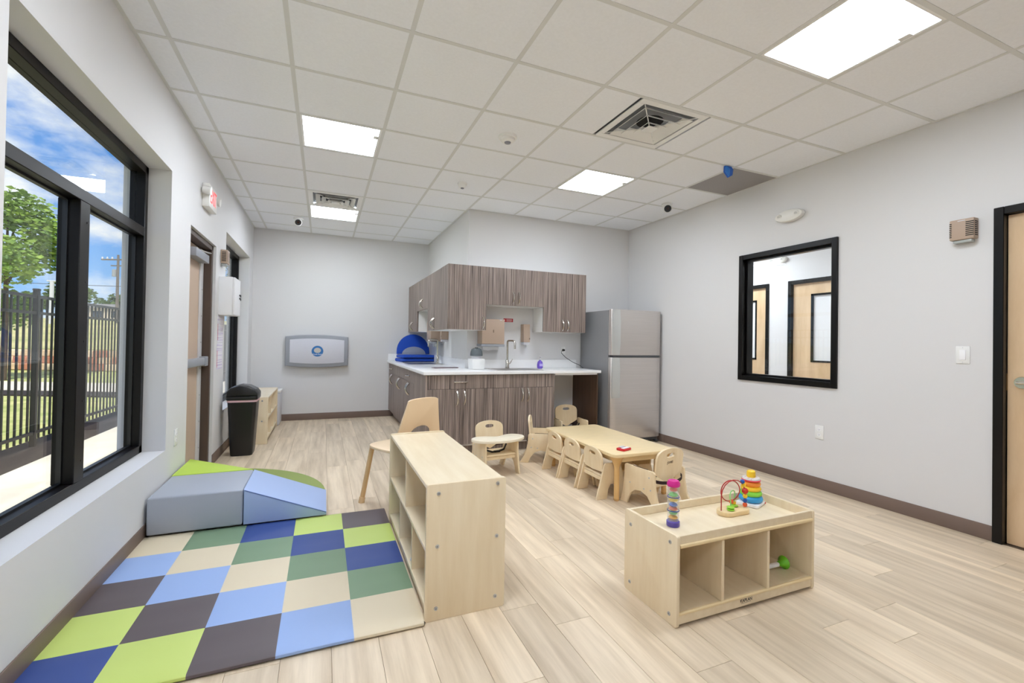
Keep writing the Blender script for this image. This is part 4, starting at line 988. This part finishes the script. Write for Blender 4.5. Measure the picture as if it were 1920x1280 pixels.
# stacking rings
t = thing('ring_stacker', 'rainbow ring stacking toy on a white rocking base', 'toy', (2.232, 1.832, TZ), 0.35)
bm = nb(); prism(bm, rrect(-0.062, 0.062, -0.058, 0.058, 0.012), 'z', 0.0, 0.018, 0.005); fin(bm, 'white_base', M('toy_white', (244, 244, 246), 0.35), t)
fin(box(nb(), 0.045, 0.06, -0.0588, -0.058, 0.004, 0.014), 'logo_patch', M('toy_red', (214, 48, 60), 0.4), t)
for nm, z, R, r, c in (('blue_ring', 0.036, 0.042, 0.0180, (52, 160, 220)), ('green_ring', 0.065, 0.038, 0.0165, (140, 222, 76)), ('yellow_ring', 0.092, 0.035, 0.0155, (252, 204, 44)), ('orange_ring', 0.118, 0.033, 0.0150, (250, 148, 50))):
    bm = nb(); mj = [(R + r * 1.15 * math.cos(a), z + r * math.sin(a)) for a in [2 * PI * k / 12 for k in range(12)]]
    n = 28; vs = [[bm.verts.new((q * math.cos(2 * PI * i / n), q * math.sin(2 * PI * i / n), w)) for q, w in mj] for i in range(n)]
    for i in range(n):
        for k in range(12): bm.faces.new((vs[i][k], vs[(i + 1) % n][k], vs[(i + 1) % n][(k + 1) % 12], vs[i][(k + 1) % 12]))
    fin(bm, nm, M(nm, c, 0.25), t)
bm = nb(); lathe(bm, [(0, 0.134), (0.048, 0.134), (0.050, 0.138), (0.046, 0.142), (0, 0.142)], n=28); fin(bm, 'red_disc', M('toy_red', (214, 48, 60), 0.4), t)
bm = nb(); lathe(bm, [(0, 0.1425), (0.047, 0.1425), (0.044, 0.150), (0.02, 0.153), (0, 0.153)], n=28); fin(bm, 'clear_rattle', M('rattle_clear', (226, 222, 222), 0.2, rgb2=(200, 150, 150), vs=(60, 60, 60), contrast=(0.5, 0.7)), t)
bm = nb(); cyl(bm, (0, 0, 0.018), (0, 0, 0.134), 0.012); cyl(bm, (0, 0, 0.15), (0, 0, 0.156), 0.02)
lathe(bm, [(0, 0.152), (0.022, 0.152), (0.0235, 0.160), (0.0225, 0.184), (0.016, 0.190), (0, 0.190)], n=20); fin(bm, 'yellow_post', M('toy_yellow', (252, 206, 50), 0.3), t)
# green horn in right cubby
t = thing('toy_horn', 'toy with a green flared end lying in the right cubby', 'toy', (2.175, 1.668, 0.0645), 0.0)
bm = nb()
for k in range(8): lathe(bm, [(0.0, 0), (0.009, 0.001), (0.0125, 0.006), (0.009, 0.011), (0.0, 0.012)], (0, 0, 0.012 * k), 14)
bmesh.ops.rotate(bm, verts=bm.verts, cent=(0, 0, 0), matrix=Matrix.Rotation(PI / 2, 3, 'Y')); bmesh.ops.translate(bm, verts=bm.verts, vec=(-0.03, 0, 0.032)); fin(bm, 'white_tube', M('toy_white', (244, 244, 246), 0.35), t)
bm = nb(); lathe(bm, [(0.012, 0), (0.014, 0.012), (0.022, 0.030), (0.033, 0.040), (0.034, 0.043), (0.030, 0.043), (0.02, 0.034), (0.008, 0.02)], n=24)
bmesh.ops.rotate(bm, verts=bm.verts, cent=(0, 0, 0), matrix=Matrix.Rotation(PI / 2, 3, 'Y')); bmesh.ops.translate(bm, verts=bm.verts, vec=(0.066, 0, 0.034)); fin(bm, 'green_bell', M('lime_plastic', (112, 200, 40), 0.35), t)

# ------------------------------------------------------------------ toddler table
TX0, TX1, TY0, TY1, TH = 2.105, 2.725, 2.945, 4.165, 0.382
t = thing('toddler_table', 'low rectangular maple-look toddler table with round legs', 'table', ((TX0 + TX1) / 2, (TY0 + TY1) / 2, 0))
hx, hy = (TX1 - TX0) / 2, (TY1 - TY0) / 2
bm = nb(); prism(bm, rrect(-hx, hx, -hy, hy, 0.045), 'z', TH - 0.026, TH, 0.004); fin(bm, 'tabletop', tablem, t)
for sx in (-1, 1):
    for sy in (-1, 1):
        cx, cy = sx * (hx - 0.072), sy * (hy - 0.072)
        bm = nb(); lathe(bm, [(0, 0.02), (0.021, 0.02), (0.021, 0.265), (0.027, 0.285), (0.045, 0.330), (0.066, 0.3555), (0, 0.3555)], (cx, cy, 0), 24); lg = fin(bm, 'leg', legm, t)
        bm = nb(); lathe(bm, [(0, 0.0), (0.017, 0.0), (0.0215, 0.006), (0.0215, 0.0195), (0, 0.0195)], (cx, cy, 0), 20); fin(bm, 'foot_glide', M('glide_tan', (206, 164, 106), 0.5), lg)
for a in ((-hx + 0.09, hx - 0.09, -hy + 0.05, -hy + 0.068), (-hx + 0.09, hx - 0.09, hy - 0.068, hy - 0.05), (-hx + 0.05, -hx + 0.068, -hy + 0.13, hy - 0.13), (hx - 0.068, hx - 0.05, -hy + 0.13, hy - 0.13)):
    fin(box(nb(), *a, TH - 0.075, TH - 0.0265), 'apron', tablem, t)
t = thing('toy_phone', 'small red and white plastic toy on the near corner of the table', 'toy', (2.285, 3.075, TH), 0.35)
bm = nb(); prism(bm, rrect(-0.058, 0.058, -0.04, 0.04, 0.018), 'z', 0.0, 0.018, 0.005); fin(bm, 'red_shell', redm, t)
bm = nb(); prism(bm, rrect(-0.043, 0.043, -0.03, 0.0, 0.008), 'z', 0.0181, 0.022); fin(bm, 'white_keys', M('toy_white', (244, 244, 246), 0.35), t)
bm = nb(); prism(bm, rrect(-0.03, 0.03, 0.006, 0.033, 0.01), 'z', 0.0181, 0.026, 0.003); fin(bm, 'clear_dial', ltgrey, t)

# ------------------------------------------------------------------ small wooden chairs (local +y is the way they face)
def slot(w, h, cx, cz, n):  # stadium-ish handle hole sampled at n angles
    pts = []
    for k in range(n):
        a = 2 * PI * k / n; c, s = math.cos(a), math.sin(a)
        pts.append((cx + w * (abs(c) ** 0.55) * (1 if c > 0 else -1), cz + h * (abs(s) ** 0.8) * (1 if s > 0 else -1)))
    return pts
def back_plate(w, z0, z1, hole_z, low_round, n=36):
    """rounded plate with a handle slot, in the x-z plane"""
    poly = []
    for k in range(13):
        a = PI * k / 12; poly.append((w * math.cos(a) * (1.0 if 0 < k < 12 else 1.0), z1 - 0.075 + 0.075 * math.sin(a) ** 0.8))
    if low_round:
        for k in range(13): a = PI + PI * k / 12; poly.append((w * 0.97 * math.cos(a), z0 + 0.06 + 0.06 * math.sin(a)))
    else:
        poly += [(-w, z0), (w, z0)]
    angs = [2 * PI * k / n + 0.001 for k in range(n)]
    # map by angle so the ring quads never cross
    hole = slot(0.044, 0.0165, 0.0, hole_z, n)
    angs = [math.atan2(p[1] - hole_z, p[0]) for p in hole]
    return ray_outline(poly, (0.0, hole_z), angs), hole
def toddler_chair(name, label, loc, rz, scale=1.0, group='toddler chairs at the table'):
    t = thing(name, label, 'chair', loc, rz, group); t.scale = (scale,) * 3
    prof = [(0.0, 0.0), (0.10, 0.0), (0.112, 0.075), (0.135, 0.115), (0.165, 0.115), (0.188, 0.075), (0.20, 0.0), (0.30, 0.0), (0.232, 0.270), (0.218, 0.285), (0.085, 0.285), (0.072, 0.270)]
    for s in (-1, 1):
        bm = nb(); prism(bm, [(p[0] - 0.15, p[1]) for p in prof], 'x', s * 0.137 if s > 0 else -0.155, 0.155 if s > 0 else -0.137, 0.003); fin(bm, 'side_panel', birch, t)
    fin(box(nb(), -0.1365, 0.1365, -0.085, 0.125, 0.172, 0.188, 0.003, 1), 'seat', birch, t)
    fin(box(nb(), -0.1365, 0.1365, -0.088, -0.070, 0.140, 0.171, 0.002, 1), 'rear_rail', birch, t)
    o_, h_ = back_plate(0.134, 0.205, 0.395, 0.345, False)
    bm = nb(); plate_with_hole(bm, o_, h_, 'y', -0.007, 0.007); b = fin(bm, 'backrest', birch, t)
    b.location = (0, -0.078, 0); b.rotation_euler = (0.10, 0, 0); b.location.y += 0.022
    return t
RIGHT = -PI / 2
for k, (yc, xr, lab) in enumerate(((3.230, 2.028, 'birch toddler chair nearest the camera on the left side of the table'), (3.562, 2.020, 'middle birch toddler chair on the left side of the table'), (3.874, 2.010, 'farthest birch toddler chair on the left side of the table'))):
    toddler_chair('toddler_chair', lab, (xr + 0.15, yc, 0), RIGHT)
toddler_chair('toddler_chair', 'small birch chair mostly hidden under the near right side of the table', (2.52, 3.225, 0), PI / 2, 0.84)

strapm = M('strap_maroon', (44, 18, 20), 0.7)
def feeding_chair(label, loc, rz, tray=False, logo=False):
    t = thing('feeding_chair', label, 'chair', loc, rz, 'birch feeding chairs')
    prof = [(0.130, 0.0), (0.205, 0.0), (0.178, 0.09), (0.165, 0.18), (0.160, 0.295), (0.148, 0.306), (-0.125, 0.300), (-0.138, 0.288), (-0.142, 0.20), (-0.165, 0.10), (-0.222, 0.0), (-0.135, 0.0), (-0.112, 0.055), (-0.07, 0.108), (-0.01, 0.130), (0.05, 0.122), (0.092, 0.09), (0.115, 0.05)]
    for s in (-1, 1):
        bm = nb(); prism(bm, prof, 'x', 0.160 if s > 0 else -0.178, 0.178 if s > 0 else -0.160, 0.003); p = fin(bm, 'side_panel', birch, t)
        for q in ((-0.09, 0.25), (-0.105, 0.16), (0.10, 0.17), (-0.04, 0.155)):
            bm = nb(); xx = s * 0.178; cyl(bm, (xx, q[0], q[1]), (xx + s * 0.0015, q[0], q[1]), 0.006, n=10); fin(bm, 'bolt', bolt, p)
        fin(box(nb(), s * 0.169 - 0.003, s * 0.169 + 0.003, -0.07, 0.07, 0.304, 0.3075), 'tray_slot', M('slot_dark', (96, 72, 46), 0.7), p)
    fin(box(nb(), -0.1595, 0.1595, -0.105, 0.135, 0.172, 0.189, 0.003, 1), 'seat', birch, t)
    fin(box(nb(), -0.1595, 0.1595, 0.105, 0.123, 0.138, 0.171, 0.002, 1), 'front_rail', birch, t)
    o_, h_ = back_plate(0.150, 0.195, 0.470, 0.415, True)
    bm = nb(); plate_with_hole(bm, o_, h_, 'y', -0.008, 0.008); b = fin(bm, 'backrest', birch, t)
    b.location = (0, -0.105, 0); b.rotation_euler = (0.12, 0, 0); b.location.y += 0.02
    if logo: lettering('brand_letters', 'jonti', 0.036, M('logo_brown', (70, 48, 34), 0.6), b, (0, -0.0085, 0.362), (RX, 0, 0))
    bm = nb()
    pts = [(0.158 * math.cos(a), -0.112 + 0.055 * math.sin(a) , 0.235 + 0.022 * math.sin(a)) for a in [PI + PI * k / 14 for k in range(15)]]
    for a, c in zip(pts, pts[1:]):
        v = [bm.verts.new(p) for p in ((a[0], a[1], a[2] - 0.012), (c[0], c[1], c[2] - 0.012), (c[0], c[1], c[2] + 0.012), (a[0], a[1], a[2] + 0.012))]; bm.faces.new(v)
    bmesh.ops.remove_doubles(bm, verts=bm.verts, dist=0.0005)
    bmesh.ops.solidify(bm, geom=bm.faces[:], thickness=0.003)
    st = fin(bm, 'strap', strapm, t)
    bm = nb(); tube(bm, [(-0.15, -0.05, 0.235), (-0.10, 0.0, 0.20), (-0.02, 0.04, 0.196), (0.05, 0.05, 0.196), (0.12, -0.01, 0.215), (0.155, -0.05, 0.235)], 0.009, 8); fin(bm, 'seat_belt', black, t)
    fin(box(nb(), -0.03, 0.03, 0.032, 0.062, 0.190, 0.206, 0.004), 'buckle', black, t)
    if tray:
        n = 44; pts = []
        for k in range(n):
            a = 2 * PI * k / n; x = 0.272 * math.cos(a); y = 0.165 * math.sin(a)
            if y < 0: y = y * 0.9 + 0.115 * math.exp(-(x / 0.12) ** 2)
            pts.append((x, y + 0.07))
        bm = nb(); prism(bm, pts, 'z', 0.310, 0.338, 0.007); tr = fin(bm, 'tray', M('tray_cream', (240, 230, 208), 0.35), t)
        bm = nb(); prism(bm, [(p[0] * 0.88, (p[1] - 0.07) * 0.84 + 0.072) for p in pts], 'z', 0.3382, 0.340, 0.0008); fin(bm, 'tray_well', M('tray_cream_in', (236, 226, 204), 0.35), tr)
    return t
feeding_chair('birch feeding chair with handle slot at the near end of the table', (2.425, 2.85, 0), 0.16, logo=True)
feeding_chair('birch feeding chair wearing a cream kidney-shaped tray', (1.555, 4.14, 0), PI + 0.10, tray=True)
feeding_chair('birch feeding chair seen side-on at the far left corner of the table', (2.19, 4.38, 0), -PI / 2 - 0.52)
feeding_chair('birch feeding chair tucked in the knee space under the counter', (2.86, 4.96, 0), PI - 0.12)

# ------------------------------------------------------------------ plastic chair behind the tall shelf
plc = M('beige_shell', (232, 205, 168), 0.4)
t = thing('plastic_chair', 'beige molded plastic chair standing behind the tall shelf', 'chair', (0.568, 3.575, 0), 0.47)
bm = nb(); sp = []
for k in range(40):
    a = 2 * PI * k / 40; c, s = math.cos(a), math.sin(a)
    sp.append((0.205 * abs(c) ** 0.6 * (1 if c > 0 else -1), 0.205 * abs(s) ** 0.6 * (1 if s > 0 else -1)))
prism(bm, sp, 'z', 0.428, 0.450, 0.008); fin(bm, 'seat', plc, t)
out = [(-0.205, 0.0), (-0.140, 0.265)] + [(0.140 * math.cos(PI - PI * k / 12) * 1.0, 0.275 + 0.035 * math.sin(PI * k / 12) ** 0.6) for k in range(1, 12)] + [(0.140, 0.265), (0.205, 0.0), (0.195, -0.09), (0.15, -0.10), (0.10, -0.08), (0.095, 0.03)] + [(0.095 * math.cos(PI * k / 8), 0.035 + 0.065 * math.sin(PI * k / 8)) for k in range(1, 8)] + [(-0.095, 0.03), (-0.10, -0.08), (-0.15, -0.10), (-0.195, -0.09)]
bm = nb(); prism(bm, out, 'y', -0.008, 0.008, 0.004)
for v in bm.verts: v.co.y += 0.35 * v.co.x ** 2 * 1.2
b = fin(bm, 'backrest', plc, t); b.location = (0, -0.225, 0.525); b.rotation_euler = (0.16, 0, 0)
for sx in (-1, 1):
    for sy in (-1, 1):
        bm = nb(); tube(bm, [(sx * 0.155, sy * 0.15, 0.43), (sx * 0.20, sy * 0.205, 0.03)], 0.018, 12); lg = fin(bm, 'leg', M('leg_tan', (214, 178, 128), 0.4), t)
        bm = nb(); cyl(bm, (sx * 0.1985, sy * 0.2035, 0.045), (sx * 0.2035, sy * 0.209, 0.0), 0.022, 0.024, 14); fin(bm, 'foot_cap', M('cap_tan', (222, 190, 146), 0.4), lg)
        bm = nb(); tube(bm, [(sx * 0.16, sy * 0.155, 0.424), (sx * 0.06, sy * 0.02, 0.424)], 0.010, 8); fin(bm, 'under_brace', M('leg_tan', (214, 178, 128), 0.4), t)

# ------------------------------------------------------------------ outdoors
GZ = -0.06
def RT(d, l, z=0.0):      # depth / lateral in a frame turned with the street
    return Vector((d * math.sin(yaw) + l * math.cos(yaw), d * math.cos(yaw) - l * math.sin(yaw), z))
grass = M('lawn_grass', (134, 152, 66), 0.9, rgb2=(214, 208, 142), vs=(2.2, 2.2, 2.2), det=8, contrast=(0.3, 0.7), bump=0.6, bs=40)
field = M('dry_field', (150, 156, 84), 0.9, rgb2=(206, 194, 134), vs=(0.25, 0.25, 0.25), det=8, bump=0.5, bs=10)
conc = M('concrete', (206, 198, 180), 0.85, rgb2=(232, 224, 206), vs=(1.5, 1.5, 1.5), det=6)
mulch = M('mulch', (22, 16, 14), 0.95, rgb2=(54, 42, 36), vs=(30, 30, 30), det=5, bump=1.0, bs=60)
struct('lawn_ground', box(nb(), -60, XL - WT, -30, 60, GZ - 0.4, GZ - 0.02), grass)
struct('walkway', box(nb(), -2.70, XL - WT, -12, 26, GZ - 0.3, GZ + 0.01), conc)
struct('mulch_bed', box(nb(), -3.30, -2.70, -12, 26, GZ - 0.3, GZ + 0.0), mulch)
def strip(name, d0, d1, z0, z1, mat, l0=-70, l1=60, thick=0.5):
    bm = nb()
    P8 = [RT(d0, l0, z0), RT(d0, l1, z0), RT(d1, l1, z1), RT(d1, l0, z1)]
    A = [bm.verts.new(p) for p in P8]; B = [bm.verts.new(p - Vector((0, 0, thick))) for p in P8]
    bm.faces.new(A); bm.faces.new(B[::-1])
    for k in range(4): bm.faces.new((A[k], B[k], B[(k + 1) % 4], A[(k + 1) % 4]))
    return struct(name, bm, mat)
strip('far_mulch_edge', 9.75, 10.5, GZ + 0.01, GZ + 0.01, mulch, -70, -4.5, 0.1)
strip('far_path', 10.5, 12.4, GZ + 0.02, GZ + 0.02, conc, -70, -4.5, 0.1)
strip('hillside', 17.2, 62, 0.72, 3.55, field, -160, 60, 2.0)
strip('far_road', 62, 68, 3.55, 3.60, M('road_grey', (150, 150, 152), 0.8), -160, 60, 1.0)
strip('far_hill', 68, 190, 3.60, 7.5, M('far_green', (96, 112, 58), 0.95, rgb2=(140, 140, 84), vs=(0.1, 0.1, 0.1), det=6), -300, 120, 3.0)
# retaining wall of stone blocks
rw_root = thing('retaining_wall', 'low retaining wall of tan and red stone blocks across the far lawn', 'wall', (0, 0, 0))
b0 = nb(); box(b0, -0.255, 0.255, -0.12, 0.12, 0.0, 0.245, 0.02, 1); bsrc = fin(b0, 'stone_block', None); bmeshd = bsrc.data; bpy.data.objects.remove(bsrc)
smats = [M('stone_tan', (214, 182, 148), 0.9, var=0.15, vs=(6, 6, 6), bump=0.6, bs=20), M('stone_red', (184, 122, 96), 0.9, var=0.15, vs=(6, 6, 6), bump=0.6, bs=20), M('stone_cream', (230, 208, 178), 0.9, var=0.1, vs=(6, 6, 6), bump=0.6, bs=20)]
bvar = []
for m in smats:
    me = bmeshd.copy(); me.materials.clear(); me.materials.append(m); bvar.append(me)
for c in range(3):
    for k in range(40):
        l = -24.0 + 0.53 * k + (0.26 if c % 2 else 0)
        p = RT(16.9 + 0.02 * random.random() + 0.05 * c, l, GZ + 0.252 * c)
        share(bvar[random.choice((0, 0, 1, 2) if c != 1 else (1, 1, 0, 0))], 'stone_block', rw_root, p, (0, 0, -yaw + random.uniform(-0.02, 0.02)))
bm = nb(); A = []
for l0_, l1_ in ((-70, -24.3), (-2.6, 50)):
    pts = [RT(16.8, l0_, 0), RT(16.8, l1_, 0), RT(17.1, l1_, 0), RT(17.1, l0_, 0)]
    prism(bm, [(p.x, p.y) for p in pts], 'z', GZ - 0.1, 0.69)
fin(bm, 'wall_ends', smats[0], rw_root)
# fence
fn = thing('metal_fence', 'black metal picket fence along the lawn outside the windows', 'fence', (-3.1, 0, 0))
fmat = M('fence_black', (20, 22, 26), 0.4)
b0 = nb(); box(b0, -0.009, 0.009, -0.009, 0.009, 0.02, 1.70); ps = fin(b0, 'picket', fmat, smooth=False); pme = ps.data; bpy.data.objects.remove(ps)
b0 = nb(); box(b0, -0.025, 0.025, -0.025, 0.025, GZ - 0.1, 1.76, 0.003, 1); box(b0, -0.029, 0.029, -0.029, 0.029, 1.76, 1.785, 0.006, 1); qs = fin(b0, 'fence_post', fmat); qme = qs.data; bpy.data.objects.remove(qs)
posts = [9.49 + 2.42 * k for k in range(-4, 5)]
for yy in posts: share(qme, 'fence_post', fn, (0, yy, 0))
for z in (0.10, 1.50, 1.69): fin(box(nb(), -0.016, 0.016, posts[0], posts[-1], z - 0.016, z + 0.016), 'fence_rail', fmat, fn)
yy = posts[0] + 0.115
while yy < posts[-1]:
    if min(abs(yy - q) for q in posts) > 0.05: share(pme, 'picket', fn, (0, yy, 0))
    yy += 0.1152
# trees
leafm = [M('leaf_green', (72, 110, 34), 0.7, rgb2=(150, 178, 70), vs=(3, 3, 3), det=3), M('leaf_dark', (52, 80, 34), 0.8, rgb2=(104, 126, 62), vs=(0.8, 0.8, 0.8), det=4)]
barkm = M('bark', (92, 78, 66), 0.9, var=0.25, vs=(20, 20, 4))
def foliage(bm, blobs, n, size, rnd):
    for _ in range(n):
        cx, cy, cz, r = rnd.choice(blobs)
        d = Vector((rnd.gauss(0, 1), rnd.gauss(0, 1), rnd.gauss(0, 1))).normalized() * r * rnd.random() ** 0.4
        p = Vector((cx, cy, cz)) + d
        u = Vector((rnd.gauss(0, 1), rnd.gauss(0, 1), rnd.gauss(0, 1))).normalized(); w, v = basis(u)
        s = size * rnd.uniform(0.6, 1.3)
        q = [bm.verts.new(p + w * s * a + v * s * 0.55 * b) for a, b in ((-1, 0), (-0.2, -1), (1, 0), (-0.2, 1))]
        bm.faces.new(q)
def tree(name, label, base, h, spread, n, size, mat, seed, trunk_r=0.1, low=0.35):
    rnd = random.Random(seed)
    t = thing(name, label, 'tree', base)
    bm = nb(); tube(bm, [(0, 0, -0.3), (0.02, 0.01, h * 0.3), (0, 0.03, h * 0.6), (0.02, 0, h * 0.92)], [trunk_r, trunk_r * 0.8, trunk_r * 0.5, trunk_r * 0.12], 10); tk = fin(bm, 'trunk', barkm, t)
    blobs = []
    bm2 = nb()
    for k in range(11):
        a = rnd.uniform(0, 2 * PI); z = h * rnd.uniform(low, 0.9); r = spread * (1.05 - abs(z / h - 0.5)) * rnd.uniform(0.45, 0.95)
        e = (r * math.cos(a), r * math.sin(a), z); blobs.append((*e, spread * 0.42))
        tube(bm2, [(0, 0, z * 0.72), (e[0] * 0.5, e[1] * 0.5, z * 0.9), e], [trunk_r * 0.35, trunk_r * 0.2, trunk_r * 0.06], 6)
    blobs.append((0, 0, h * 0.88, spread * 0.4)); blobs.append((0, 0, h * 0.6, spread * 0.5))
    fin(bm2, 'branches', barkm, tk)
    bm = nb(); foliage(bm, blobs, n, size, rnd); f = fin(bm, 'foliage', mat, t, smooth=False); f['kind'] = 'stuff'
    return t
tree('young_tree', 'young leafy green tree on the lawn beyond the fence', RT(13.0, -14.7, GZ), 5.6, 1.55, 5200, 0.085, leafm[0], 3, 0.085)
tree('young_tree', 'young tree seen through the narrow alcove window', RT(20.5, -12.7, 0.9), 5.0, 1.3, 3500, 0.085, leafm[0], 5, 0.08)
rnd = random.Random(11)
FT = ['wide dark oak on the horizon left of the window mullion', 'dark oak on the horizon behind the utility pole', 'low dark tree on the horizon right of the utility pole', 'dark tree on the far hill at the left window edge', 'round dark tree on the far ridge beyond the fence post', 'broad dark tree on the far ridge seen at the right window edge', 'dark tree on the far ridge seen through the narrow window', 'small dark tree on the far ridge near the narrow window edge']
for k, lab in enumerate(FT):
    d = 82 + 14 * (k % 2); l = d * (-1.18 + 0.098 * k)
    tree('distant_tree', lab, RT(d, l, 3.9), 5.6 + rnd.uniform(-0.8, 1.0), 3.4, 1500, 0.40, leafm[1], 20 + k, 0.3, 0.2)['group'] = 'dark trees on the far ridge'
# utility pole, lamp post, wires, low building
t = thing('utility_pole', 'tall wooden utility pole with crossarm against the sky', 'utility pole', RT(46, 46 * (218 - 967) / 848.85, 2.4), -yaw)
bm = nb(); tube(bm, [(0, 0, 0), (0, 0, 7.1)], [0.16, 0.10], 10); fin(bm, 'pole', M('pole_grey', (112, 104, 100), 0.9), t)
bm = nb(); box(bm, -1.7, 0.9, -0.06, 0.06, 6.55, 6.68); box(bm, -0.7, 0.7, -0.06, 0.06, 5.95, 6.05); fin(bm, 'crossarm', M('pole_grey', (112, 104, 100), 0.9), t)
for x in (-1.6, -1.1, -0.6, 0.6):
    bm = nb(); lathe(bm, [(0, 0), (0.07, 0.0), (0.09, 0.1), (0.05, 0.2), (0, 0.22)], (x, 0, 6.68), 8); fin(bm, 'insulator', ltgrey, t)
bm = nb(); lathe(bm, [(0, 0), (0.2, 0), (0.2, 0.7), (0, 0.75)], (-0.35, 0, 4.9), 12); fin(bm, 'transformer', grey_pl, t)
wt = thing('power_line', 'thin overhead power line crossing behind the fence', 'cable', (0, 0, 0))
bm = nb(); pts = []
for k in range(25):
    l = -75 + 100 * k / 24; pts.append(RT(45.2, l, 7.2 - 1.1 * math.sin(PI * k / 24)))
tube(bm, pts, 0.025, 5); fin(bm, 'wire', black, wt)
t = thing('lamp_post', 'plain white lamp post beyond the young tree', 'lamp post', RT(42, 42 * (95 - 967) / 848.85, 2.0), 0)
bm = nb(); tube(bm, [(0, 0, 0), (0, 0, 4.2)], 0.16, 10); fin(bm, 'pole', ltgrey, t)
bm = nb(); box(bm, -0.35, 0.35, -0.12, 0.12, 4.2, 4.32, 0.03); fin(bm, 'lamp_head', ltgrey, t)
t = thing('low_building', 'long pale low building on the far ridge behind the fence', 'building', RT(70.5, 70.5 * (200 - 967) / 848.85, 3.2), -yaw)
fin(box(nb(), -6, 9, 0, 6, 0, 2.4), 'wall', M('pale_building', (222, 206, 182), 0.8), t)
bm = nb(); prism(bm, [(-0.4, 2.4), (6.4, 2.4), (3, 3.2)], 'x', -6.3, 9.3); fin(bm, 'roof', M('roof_grey', (136, 132, 128), 0.8), t)
for k in range(5): fin(box(nb(), -5 + k * 2.8, -3.6 + k * 2.8, -0.03, 0.0, 0.9, 1.9), 'window', M('far_glass', (60, 72, 84), 0.2), t)
for o in bpy.data.objects:
    if o.parent is None and o.type == 'MESH' and 'kind' not in o and 'label' not in o:
        print('UNTAGGED', o.name)
